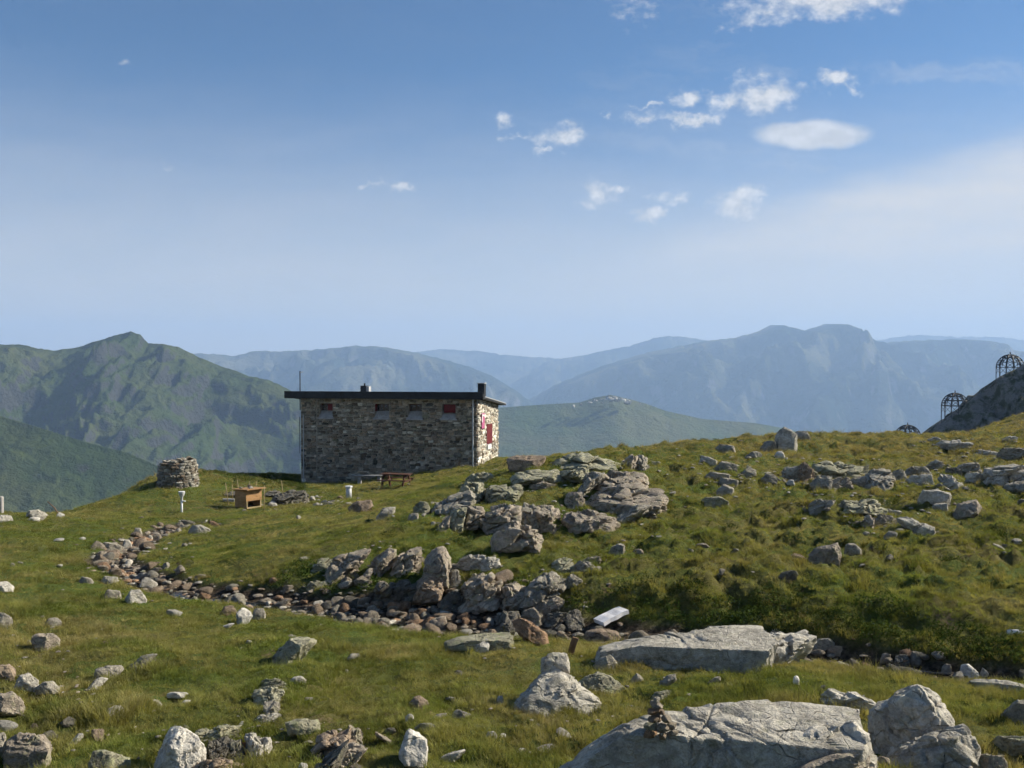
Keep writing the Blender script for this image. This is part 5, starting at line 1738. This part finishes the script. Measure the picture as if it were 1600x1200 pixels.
def build_cairn():
    from mathutils.bvhtree import BVHTree
    sl = [o for o in bpy.data.objects if o.name.startswith('rock_slab')][0]
    bpy.context.view_layer.update()
    ch = sl.children[0]
    tree = BVHTree.FromPolygons([ch.matrix_world @ v.co for v in ch.data.vertices], [tuple(p.vertices) for p in ch.data.polygons])
    hitp = tree.ray_cast(Vector((0, 0, 0)), Vector(ray(1032, 1149)).normalized())[0]
    Y = hitp.y
    b = at(1032, 1152, Y)
    root = empty('cairn', b)
    tag(root, 'small brown stone cairn stacked on the cracked pale slab', 'cairn')
    s = Y / FPX
    rs = np.random.default_rng(21)
    spec = [(1016, 1147, 22, 13, 'rust'), (1036, 1148, 20, 14, 'brown'), (1051, 1145, 16, 13, 'warm'), (1018, 1135, 20, 15, 'lichen'), (1037, 1136, 18, 15, 'warm'), (1050, 1133, 14, 12, 'warm'),
            (1024, 1122, 22, 12, 'brown'), (1041, 1123, 20, 13, 'warm'), (1020, 1112, 20, 12, 'rust'), (1034, 1112, 16, 13, 'brown'), (1025, 1101, 24, 11, 'warm'), (1026, 1093, 14, 8, 'grey')]
    for i, (px, py, w, h, t) in enumerate(spec):
        for back in ((0, 1) if i < 8 else (0,)):
            q = at(px, py, Y + back * .11 + rs.uniform(-.02, .02)) - b
            o = bpy.data.objects.new('stone', STONES[(i * 5 + back * 3) % 16])
            COL.objects.link(o); o.parent = root
            o.location = (q[0], q[1], q[2] + .0)
            o.scale = (w * s * .58, w * s * .55, h * s * .74)
            o.rotation_euler = (rs.uniform(-.2, .2), rs.uniform(-.2, .2), rs.uniform(0, 6))
            tn = TINT[t]; j = rs.uniform(1.5, 2.0)
            o.color = (tn[0] * j, tn[1] * j, tn[2] * j, .35)


build_cairn()


def build_table():
    p = hit(619, 761)
    root = empty('picnic_table', (p[0], p[1], p[2]), math.radians(-14))
    root.scale = (.86, .86, .86)
    tag(root, 'red brown timber picnic table with attached benches before the hut', 'picnic table')
    for k in range(5):
        MB().box(-.85, .85, -.36 + k * .15, -.36 + k * .15 + .135, .72, .765).build('table_board', M_WOODR, root)
    for y in (-.80, .60):
        for k in range(2):
            MB().box(-.85, .85, y + k * .115, y + k * .115 + .105, .43, .47).build('bench_board', M_WOODR, root)
    for x in (-.62, .62):
        for s in (-1, 1):
            m = MB()
            m.add([(x - .04, s * .28, .715), (x + .04, s * .28, .715), (x + .04, s * .40, .715), (x - .04, s * .40, .715), (x - .04, s * .62, -.05), (x + .04, s * .62, -.05), (x + .04, s * .74, -.05), (x - .04, s * .74, -.05)],
                  [(0, 1, 2, 3), (7, 6, 5, 4), (0, 4, 5, 1), (1, 5, 6, 2), (2, 6, 7, 3), (3, 7, 4, 0)])
            m.build('leg', M_WOODR, root)
        MB().box(x + .045, x + .09, -.80, .82, .33, .425).build('cross_beam', M_WOODR, root)
        MB().box(x + .045, x + .09, -.36, .38, .62, .715).build('top_batten', M_WOODR, root)
    # the grey plank seat left of it
    q = hit(578, 755)
    r2 = empty('plank_bench', (q[0], q[1], q[2] - .02), math.radians(-4))
    tag(r2, 'grey weathered plank bench left of the picnic table', 'bench')
    MB().box(-.95, .75, -.14, .14, .40, .45).build('seat', M_WOODG, r2)
    for x in (-.55, .5):
        MB().box(x - .08, x + .08, -.12, .12, -.06, .396).build('leg', M_WOODG, r2)


build_table()


def build_box():
    p = hit(385, 795)
    s = p[1] / FPX
    root = empty('wooden_box', (p[0], p[1] + .3, p[2] + .02), math.radians(-36))
    root.scale = (.9, .9, .95)
    tag(root, 'orange plywood box with a propped front flap among bamboo stakes', 'box')
    w, d, h = .82, .90, .80
    MB().box(-w / 2, -w / 2 + .03, -d / 2, d / 2, 0, h).build('side_panel', M_PLY, root)
    MB().box(-w / 2 + .032, w / 2 - .032, d / 2 - .03, d / 2, 0, h).build('back_panel', M_PLY, root)
    MB().box(-w / 2 + .032, w / 2 - .032, -d / 2, -d / 2 + .03, 0, h).build('side_panel', M_PLY, root)
    f = MB().box(w / 2 - .03, w / 2, -d / 2, d / 2, h * .42, h).build('front_flap', M_PLY, root)
    MB().box(w / 2 - .05, w / 2 + .02, -d / 2 + .035, d / 2 - .035, 0, .06).build('front_rail', M_BAMBOO, root)
    for y in (-d / 2 + .033, d / 2 - .083):
        MB().box(w / 2 - .05, w / 2 - .002, y, y + .05, .062, h * .42 - .003).build('front_post', M_BAMBOO, root)
    MB().box(-w / 2 + .032, w / 2 - .052, -d / 2 + .032, d / 2 - .032, .005, .03).build('floor_board', M_WOODB, root)
    lid = MB()
    lid.add([(-w / 2 - .12, -d / 2 - .10, h + .005), (w / 2 + .22, -d / 2 - .10, h + .045), (w / 2 + .22, d / 2 + .10, h + .045), (-w / 2 - .12, d / 2 + .10, h + .005),
             (-w / 2 - .12, -d / 2 - .10, h + .035), (w / 2 + .22, -d / 2 - .10, h + .085), (w / 2 + .22, d / 2 + .10, h + .085), (-w / 2 - .12, d / 2 + .10, h + .035)], [(0, 3, 2, 1), (4, 5, 6, 7), (0, 1, 5, 4), (1, 2, 6, 5), (2, 3, 7, 6), (3, 0, 4, 7)])
    lid.build('lid', M_PLY, root)
    rs = np.random.default_rng(3)
    bpy.context.view_layer.update()
    top = root.matrix_world
    for i, (x, y, r, t, lab) in enumerate([(-.2, .25, .13, 'brown', 'brown stone weighing down the back of the box lid'), (.3, -.05, .11, 'white', 'white stone lying on the front of the box lid'), (-.15, -.3, .09, 'grey', 'grey stone on the near corner of the box lid')]):
        q = top @ Vector((x, y, h + .06))
        o = loose(np.array(q), r, t, lab, None, rs)
        o['category'] = 'stone'
    stakes = [(357, 790, 754, 'leftmost bamboo stake of those round the plywood box', 3), (364, 787, 757, 'bamboo stake just left of the plywood box', 1), (376, 790, 748, 'bamboo stake rising behind the plywood box lid', 3), (398, 782, 752, 'thin bamboo stake behind the right side of the box', -2),
              (413, 799, 758, 'bamboo stake right of the plywood box, in front of it', 0), (443, 786, 751, 'rightmost bamboo stake, between the box and the hut', 2), (390, 778, 752, 'short thin bamboo stake far behind the box', 0)]
    for (px, pb, pt, lab, lean) in stakes:
        b = hit(px, pb)
        hh = (pb - pt) * b[1] / FPX
        o = MB().tube([(0, 0, -.15), (-lean * .02 * hh, .01, hh * .5), (-lean * .045 * hh, .02, hh)], .02, 7, .014).build('bamboo_stake', M_BAMBOO, None, True)
        o.location = b
        tag(o, lab, 'stake', 'bamboo stakes round the plywood box')
    # small grey trough and board at its left
    b = hit(357, 785)
    o = MB().box(-.25, .25, -.12, .12, 0.05, .16).build('plank_offcut', M_WOODG, None, bevel=.01)
    o.location = b; o.rotation_euler = (0, .05, .3)
    tag(o, 'short grey plank lying left of the plywood box', 'plank')


build_box()


def build_small():
    # rain gauge
    b = hit(284, 800)
    s = b[1] / FPX
    r = empty('rain_gauge', b)
    tag(r, 'white post with a funnel shaped rain gauge on top', 'rain gauge')
    MB().tube([(0, 0, -.2), (0, 0, 17 * s)], .042, 10).build('post', M_WHITE, r, True)
    MB().box(-.02, .14, -.04, .04, 16.4 * s, 17.6 * s).build('bracket', M_WHITE, r)
    m = MB()
    prof = [(.05, 17.7), (.05, 23), (.11, 27), (.125, 30.5), (.125, 31.5)]
    n = 16
    V = [(q * math.cos(6.2832 * k / n), q * math.sin(6.2832 * k / n), z * s) for (q, z) in prof for k in range(n)]
    F = [(i * n + k, i * n + (k + 1) % n, (i + 1) * n + (k + 1) % n, (i + 1) * n + k) for i in range(len(prof) - 1) for k in range(n)]
    m.add(V, F)
    m.build('funnel', M_PIPE, r, True)
    MB().tube([(0, 0, 31.3 * s), (0, 0, 32.3 * s)], .128, 16).build('rim', M_WHITE, r, False)
    # short white post
    b = hit(545, 779)
    r = empty('short_post', b)
    tag(r, 'short thick white post on the grass before the hut', 'post')
    MB().tube([(0, 0, -.1), (0.0, 0, .50)], .135, 12, .125).build('shaft', M_PIPE, r, True)
    MB().tube([(0, 0, .502), (0, 0, .56)], .165, 12).build('cap', M_WHITE, r, False)
    # leaning stick, marker post at the left edge
    b = hit(95, 806)
    o = MB().tube([(0, 0, -.05), (-.25, .05, .28), (-.52, .1, .50)], .025, 7, .016).build('stick', M_WOODB, None, True)
    o.location = b
    tag(o, 'brown stick leaning to the left on the left skyline', 'stick')
    b = hit(0, 797)
    o = MB().box(-.09, .11, -.08, .08, -.15, .58).build('stone_post', M_SILL, None, bevel=.03)
    o.location = b
    tag(o, 'pale grey upright post at the extreme left edge', 'post')
    # white plank
    Yp = hit(940, 984)[1]
    A = at(937, 972, Yp); B = at(975, 953, Yp + .25)
    r = empty('plank', A)
    d = Vector(B - A); ln = d.length
    tag(r, 'short white bleached plank propped over the stream on a brown stone', 'plank')
    m = MB()
    for k, (t, wv, zo) in enumerate([(-.05, .13, 0), (.3, .125, .015), (.7, .13, .0), (1.0, .125, .01)]):
        pass
    u = d.normalized(); side = u.cross(Vector((0, 0, 1))).normalized(); up = side.cross(u)
    V = []
    for t, wv, zo in [(-.03, .15, 0), (.25, .14, .012), (.5, .145, .004), (.75, .135, .012), (1.0, .14, 0)]:
        c = u * (t * ln) + up * zo
        V += [c - side * wv - up * .035, c + side * wv - up * .035, c + side * wv + up * .035, c - side * wv + up * .035]
    F = []
    for i in range(4):
        for k in range(4):
            F.append((i * 4 + k, i * 4 + (k + 1) % 4, (i + 1) * 4 + (k + 1) % 4, (i + 1) * 4 + k))
    F += [(3, 2, 1, 0), (16, 17, 18, 19)]
    m.add(V, F)
    m.build('board', M_PALEWOOD, r)
    MB().tube([u * (.05 * ln) - up * .06 + side * .02, u * (.12 * ln) - up * .42], .035, 7).build('prop', M_WOODB, r, True)
    MB().tube([u * (.9 * ln) - up * .06, u * (.9 * ln) - up * .5], .035, 7).build('prop', M_WOODB, r, True)
    # brown board standing behind the balanced stone
    b = hit(891, 1022)
    o = MB().box(-.045, .045, -.012, .012, -.1, .24).build('wooden_board', M_WOODB, None, bevel=.004)
    o.location = b; o.rotation_euler = (.1, .28, .2)
    tag(o, 'narrow brown board stuck in the ground behind the balanced stone', 'board')
    # bleached branch at the right edge
    A = hit(1575, 996)
    o = MB().tube([(0, 0, .02), (.14, .0, .03), (.3, .03, -.02), (.5, .05, -.06)], .045, 8, .03).build('branch', M_PALEWOOD, None, True)
    o.location = Vector(A) + Vector((0, 0, .05))
    tag(o, 'bleached branch end lying on the bank at the right edge', 'branch')
    # black hose along the stream at the right
    P = [hit(px, py) for px, py in [(1400, 1049), (1430, 1053), (1460, 1056), (1490, 1059), (1512, 1062)]]
    b = P[0]
    o = MB().tube([Vector(q - b) + Vector((0, 0, .03 + .01 * (i % 2))) for i, q in enumerate(P)], .022, 8).build('hose', M_HOSE, None, True)
    o.location = b
    tag(o, 'black hose lying along the stream edge at the lower right', 'hose')


build_small()


def build_domes():
    """avalanche umbrellas: lattice domes of dark steel on the crag"""
    D, px, zr = CRAG
    spots = [(1492, 655, 640, 41, 'dark lattice steel dome on legs, lower of the two on the dark crag'), (1578, 597, 578, 43, 'dark lattice steel dome, upper of the two on the dark crag'), (1418, 704, 696, 40, 'top of a dark lattice steel dome showing behind the grass horizon')]
    for i, (cx, base, up_, hpx, lab) in enumerate(spots):
        Y = 153.5
        c = at(cx, base, Y)
        s = Y / FPX
        R = 20 * s
        top = hpx * s
        rim = top - R
        root = empty('lattice_dome', c)
        root.rotation_euler = (0, 0, .2)
        tag(root, lab, 'steel frame', 'lattice domes on the crag')
        n = 12
        for k in range(n):
            a = 2 * math.pi * k / n + .13
            ca, sa = math.cos(a), math.sin(a)
            outp = [(R * math.cos(t) * ca, R * math.cos(t) * sa, rim + R * math.sin(t)) for t in np.linspace(0, math.pi / 2 * .97, 9)]
            inp = [(R * .80 * math.cos(t) * ca, R * .80 * math.cos(t) * sa, rim + R * .80 * math.sin(t)) for t in np.linspace(0.1, math.pi / 2 * .95, 9)]
            MB().tube(outp, .07, 5).build('rib', M_STEEL, root)
            if k % 2 == 0:
                MB().tube(inp, .05, 5).build('rib', M_STEEL, root)
                for j in (1, 3, 5, 7):
                    MB().tube([outp[j], inp[j]], .04, 5).build('strut', M_STEEL, root)
                    MB().tube([outp[j], inp[min(j + 1, 8)]], .035, 5).build('strut', M_STEEL, root)
        for k in range(n):
            for (t0, t1) in ((0.0, .42), (.42, .85), (.85, 1.2)):
                a0, a1 = 2 * math.pi * k / n + .13, 2 * math.pi * (k + 1) / n + .13
                if (k * 7 + int(t0 * 10)) % 3 != 0:
                    MB().tube([(R * math.cos(t0) * math.cos(a0), R * math.cos(t0) * math.sin(a0), rim + R * math.sin(t0)), (R * math.cos(t1) * math.cos(a1), R * math.cos(t1) * math.sin(a1), rim + R * math.sin(t1))], .045, 5).build('brace', M_STEEL, root)
        for t in (0.0, .42, .85, 1.2):
            ring = [(R * math.cos(t) * math.cos(q), R * math.cos(t) * math.sin(q), rim + R * math.sin(t)) for q in np.linspace(0, 2 * math.pi, 25)]
            MB().tube(ring, .06, 5).build('ring', M_STEEL, root)
        for k in range(n):
            a = 2 * math.pi * k / n + .13
            x, y = R * math.cos(a), R * math.sin(a)
            ground = (x / s) * (-(base - up_)) / 20 * -1 * s * .8
            zb = ground - .8
            if rim - zb > .3:
                MB().tube([(x, y, zb), (x, y, rim)], .055, 5).build('leg', M_STEEL, root)
                a2 = a + 2 * math.pi / n
                MB().tube([(x, y, rim), (R * math.cos(a2), R * math.sin(a2), rim - min(rim - zb, 1.4) * .8)], .035, 5).build('brace', M_STEEL, root)
        MB().tube([(0, 0, top - .12), (0, 0, top + .45)], .12, 6, .05).build('finial', M_STEEL, root)


build_domes()

# ------------------------------------------------------------------ grass
def grass_mat(name, cols, trans=0.35):
    m = bpy.data.materials.new(name)
    m.use_nodes = True
    t = m.node_tree
    t.nodes.clear()
    T = NT(t)
    out = T.n('ShaderNodeOutputMaterial')
    a = T.n('ShaderNodeAttribute', attribute_name='dry', attribute_type='INSTANCER')
    v = T.n('ShaderNodeAttribute', attribute_name='shade', attribute_type='INSTANCER')
    up = T.n('ShaderNodeAttribute', attribute_name='tip')
    c = T.mix(T.ramp(a.outputs['Fac'], 0.0, 0.5), cols[0], cols[1])
    c = T.mix(T.ramp(a.outputs['Fac'], 0.5, 1.0), c, cols[2])
    c = T.mix(T.m('MULTIPLY', up.outputs['Fac'], T.ramp(a.outputs['Fac'], 0.1, 0.9, 0.15, 0.6)), c, cols[3])
    c = T.v('SCALE', c, v.outputs['Fac'])
    d = T.n('ShaderNodeBsdfDiffuse'); T.put(d.inputs['Color'], c)
    tr = T.n('ShaderNodeBsdfTranslucent'); T.put(tr.inputs['Color'], T.v('MULTIPLY', c, (1.15, 1.1, .6)))
    mx = T.n('ShaderNodeMixShader'); mx.inputs[0].default_value = trans
    t.links.new(d.outputs[0], mx.inputs[1]); t.links.new(tr.outputs[0], mx.inputs[2])
    t.links.new(mx.outputs[0], out.inputs['Surface'])
    return m


M_GRASS = grass_mat('grass_blades', [(0.155, 0.195, 0.040), (0.250, 0.244, 0.068), (0.325, 0.265, 0.11), (0.42, 0.36, 0.185)], 0.42)
M_SHRUB = grass_mat('low_shrub_leaves', [(0.05, 0.08, 0.018), (0.075, 0.10, 0.024), (0.10, 0.105, 0.03), (0.11, 0.13, 0.04)], 0.2)


def tuft(k, nb, h, spread, width, lean):
    rs = np.random.default_rng(600 + k)
    V, F, tip = [], [], []
    for b in range(nb):
        a = rs.uniform(0, 6.283); r0 = spread * math.sqrt(rs.random())
        x, y = r0 * math.cos(a), r0 * math.sin(a)
        hh = h * rs.uniform(.5, 1.15)
        da = a + rs.normal(0, .7)
        le = lean * hh * rs.uniform(.3, 1.3)
        wx, wy = -math.sin(da) * width * rs.uniform(.7, 1.2), math.cos(da) * width
        i = len(V)
        for t, ww in ((0, 1.0), (.55, .8)):
            cx, cy = x + math.cos(da) * le * t * t, y + math.sin(da) * le * t * t
            V += [(cx - wx * ww, cy - wy * ww, hh * t), (cx + wx * ww, cy + wy * ww, hh * t)]
            tip += [t, t]
        V.append((x + math.cos(da) * le, y + math.sin(da) * le, hh * (1 - .15 * lean)))
        tip.append(1.0)
        F += [(i, i + 1, i + 3, i + 2), (i + 2, i + 3, i + 4)]
    o = mesh_obj('grass_tuft', V, F, M_GRASS, None, True, link=False)
    at_ = o.data.attributes.new('tip', 'FLOAT', 'POINT'); at_.data.foreach_set('value', np.array(tip, np.float32))
    return o


def cushion(k, n, R):
    rs = np.random.default_rng(700 + k)
    V, F, tip = [], [], []
    for b in range(n):
        d = rs.normal(size=3); d[2] = abs(d[2]) * .8; d /= np.linalg.norm(d)
        c = d * R * rs.uniform(.55, 1.0) * np.array([1, 1, .75])
        e1 = np.cross(d, rs.normal(size=3)); e1 /= np.linalg.norm(e1); e2 = np.cross(d, e1) + d * .6
        l, w = R * rs.uniform(.16, .3), R * rs.uniform(.06, .1)
        i = len(V)
        V += [c - e1 * w, c + e2 * l * .5 - e1 * w * .2, c + e2 * l, c + e1 * w]
        tip += [0, .3, 1, 0]
        F.append((i, i + 3, i + 2, i + 1))
    o = mesh_obj('shrub_tuft', V, F, M_SHRUB, None, False, link=False)
    at_ = o.data.attributes.new('tip', 'FLOAT', 'POINT'); at_.data.foreach_set('value', np.array(tip, np.float32))
    return o


def scatter(name, P, scale, rot, dry, shade, pick, protos, tiltx):
    me = bpy.data.meshes.new(name)
    me.vertices.add(len(P)); me.vertices.foreach_set('co', np.ascontiguousarray(P, np.float32).ravel())
    for nm, arr in (('sc', scale), ('dry', dry), ('shade', shade)):
        a = me.attributes.new(nm, 'FLOAT', 'POINT'); a.data.foreach_set('value', arr.astype(np.float32))
    a = me.attributes.new('pick', 'INT', 'POINT'); a.data.foreach_set('value', pick.astype(np.int32))
    a = me.attributes.new('rot', 'FLOAT_VECTOR', 'POINT')
    a.data.foreach_set('vector', np.stack([tiltx, tiltx * .3, rot], 1).astype(np.float32).ravel())
    o = bpy.data.objects.new(name, me); COL.objects.link(o)
    ng = bpy.data.node_groups.new(name, 'GeometryNodeTree')
    ng.interface.new_socket('Geometry', in_out='INPUT', socket_type='NodeSocketGeometry')
    ng.interface.new_socket('Geometry', in_out='OUTPUT', socket_type='NodeSocketGeometry')
    N = ng.nodes
    gi = N.new('NodeGroupInput'); go = N.new('NodeGroupOutput')
    mp = N.new('GeometryNodeMeshToPoints')
    ip = N.new('GeometryNodeInstanceOnPoints')
    ip.inputs['Pick Instance'].default_value = True
    gl = N.new('GeometryNodeGeometryToInstance')
    for pr in protos:
        oi = N.new('GeometryNodeObjectInfo'); oi.inputs['Object'].default_value = pr; oi.inputs['As Instance'].default_value = False
        ng.links.new(oi.outputs['Geometry'], gl.inputs[0])
    def named(nm, ty):
        q = N.new('GeometryNodeInputNamedAttribute'); q.data_type = ty; q.inputs['Name'].default_value = nm
        return q.outputs[0]
    ng.links.new(gi.outputs[0], mp.inputs['Mesh'])
    ng.links.new(mp.outputs[0], ip.inputs['Points'])
    ng.links.new(gl.outputs[0], ip.inputs['Instance'])
    ng.links.new(named('pick', 'INT'), ip.inputs['Instance Index'])
    ng.links.new(named('rot', 'FLOAT_VECTOR'), ip.inputs['Rotation'])
    ng.links.new(named('sc', 'FLOAT'), ip.inputs['Scale'])
    ng.links.new(ip.outputs[0], go.inputs[0])
    mod = o.modifiers.new('scatter', 'NODES'); mod.node_group = ng
    return o


def build_grass():
    rs = np.random.default_rng(31)
    X, Y = [], []
    for (y0, y1, dens) in ((5.5, 11, 520), (11, 16, 360), (16, 24, 190), (24, 36, 105), (36, 50, 60), (50, 68, 40)):
        w = 0.60 * y1 + 2.5
        n = int(2 * w * (y1 - y0) * dens)
        x = rs.uniform(-w, w, n); y = rs.uniform(y0, y1, n)
        k = np.abs(x) < 0.60 * y + 1.6
        X.append(x[k]); Y.append(y[k])
    X = np.concatenate(X); Y = np.concatenate(Y)
    i = np.clip(((X - OCC_X0) / OCC_S).astype(int), 0, OCC.shape[0] - 1); j = np.clip(((Y - OCC_Y0) / OCC_S).astype(int), 0, OCC.shape[1] - 1)
    keep = ~OCC[i, j]
    u, d = stream_d(X + 0.18 * perlin(P2(X, Y, 1.1, 3.1)), Y + 0.18 * perlin(P2(X, Y, 1.1, 9.1)))
    keep &= u > 1.05 + 0.15 * rs.random(len(X))
    near = np.zeros(len(X), bool)
    for a_ in (-2, 0, 2):
        for b_ in (-2, 0, 2):
            near |= OCC[np.clip(i + a_, 0, OCC.shape[0] - 1), np.clip(j + b_, 0, OCC.shape[1] - 1)]
    bare = fbm(P2(X, Y, 1.6, 4.4), 4)
    keep &= ~((bare > 0.34) & (rs.random(len(X)) < .85))
    X, Y, u, d, near = X[keep], Y[keep], u[keep], d[keep], near[keep]
    Z = ground_h(X, Y) - 0.012
    patch = fbm(P2(X, Y, 0.30, 12.3), 4, .55)
    p2 = fbm(P2(X, Y, 1.15, 3.3), 3)
    tall = fbm(P2(X, Y, 0.9, 22.3), 3)
    dry = np.clip(0.36 + 0.95 * patch + 0.75 * p2 + 0.20 * sstep(2, 16, X) * sstep(14, 20, Y) + 0.30 * sstep(30, 52, Y) + rs.normal(0, .10, len(X)), 0, 1)
    shade = np.clip(0.95 + 0.62 * fbm(P2(X, Y, 1.5, 7.7), 3) + rs.normal(0, .12, len(X)), .5, 1.35)
    far = sstep(14, 60, Y)
    sc = 0.78 * (0.72 + 0.8 * np.clip(tall, -.45, 1)) * rs.uniform(.7, 1.2, len(X)) * (1 + 0.6 * far)
    clump = sstep(.12, .42, fbm(P2(X, Y, 1.7, 52.0), 2)) * (0.45 + 0.55 * sstep(-4, 5, X) * sstep(13, 17, Y))
    sc = sc * (1 + 0.95 * clump)
    shade = shade * (1 - .22 * clump)
    sc = sc * np.where(near, 1.2, 1.0)
    # low dark shrubs on the shaded far bank of the stream
    bank = (d < 0.9 + 0.9 * rs.random(len(X))) & (u > 1.1) & (Y > np.interp(X, SP[:12, 0][::-1], SP[:12, 1][::-1]) + .2) & (X > -5)
    shr = (bank & (rs.random(len(X)) < .12)) | ((fbm(P2(X, Y, .55, 41.0), 3) > .30) & (Y > 15) & (X > -3) & (rs.random(len(X)) < .16))
    # dark shrubs standing in for the shade on the bank left of the hut
    pxx = CX + FPX * X / Y
    shr |= (Y > 43) & (Y < 60) & (pxx > 300) & (pxx < 478) & (rs.random(len(X)) < .5 * sstep(44, 49, Y))
    g = ~shr
    protos = [tuft(k, nb, h, sp, w, le) for k, (nb, h, sp, w, le) in enumerate([(20, .10, .075, .0034, .6), (24, .13, .085, .0032, .75), (18, .085, .08, .0038, .5), (26, .115, .09, .0032, .9), (12, .19, .05, .0022, .6), (22, .075, .09, .004, .7)])]
    P = np.stack([X, Y, Z], 1)
    n = int(g.sum())
    pick = rs.choice(6, n, p=[.22, .2, .22, .14, .08, .14])
    o = scatter('meadow_grass', P[g], sc[g], rs.uniform(0, 6.28, n), dry[g], shade[g], pick, protos, rs.normal(0, .18, n))
    tag(o, 'short green and straw coloured mountain grass covering the meadow', 'grass', kind='stuff')
    sp_ = [cushion(k, 70, .17) for k in range(3)]
    n = int(shr.sum())
    o = scatter('low_shrubs', P[shr], rs.uniform(.6, 1.3, n), rs.uniform(0, 6.28, n), dry[shr], shade[shr], rs.integers(0, 3, n), sp_, rs.normal(0, .15, n))
    tag(o, 'low dark green heath shrubs on the shaded stream bank, with some standing in for shade left of the hut', 'shrubs', kind='stuff')
    print('GRASS', int(g.sum()), int(shr.sum()))


build_grass()
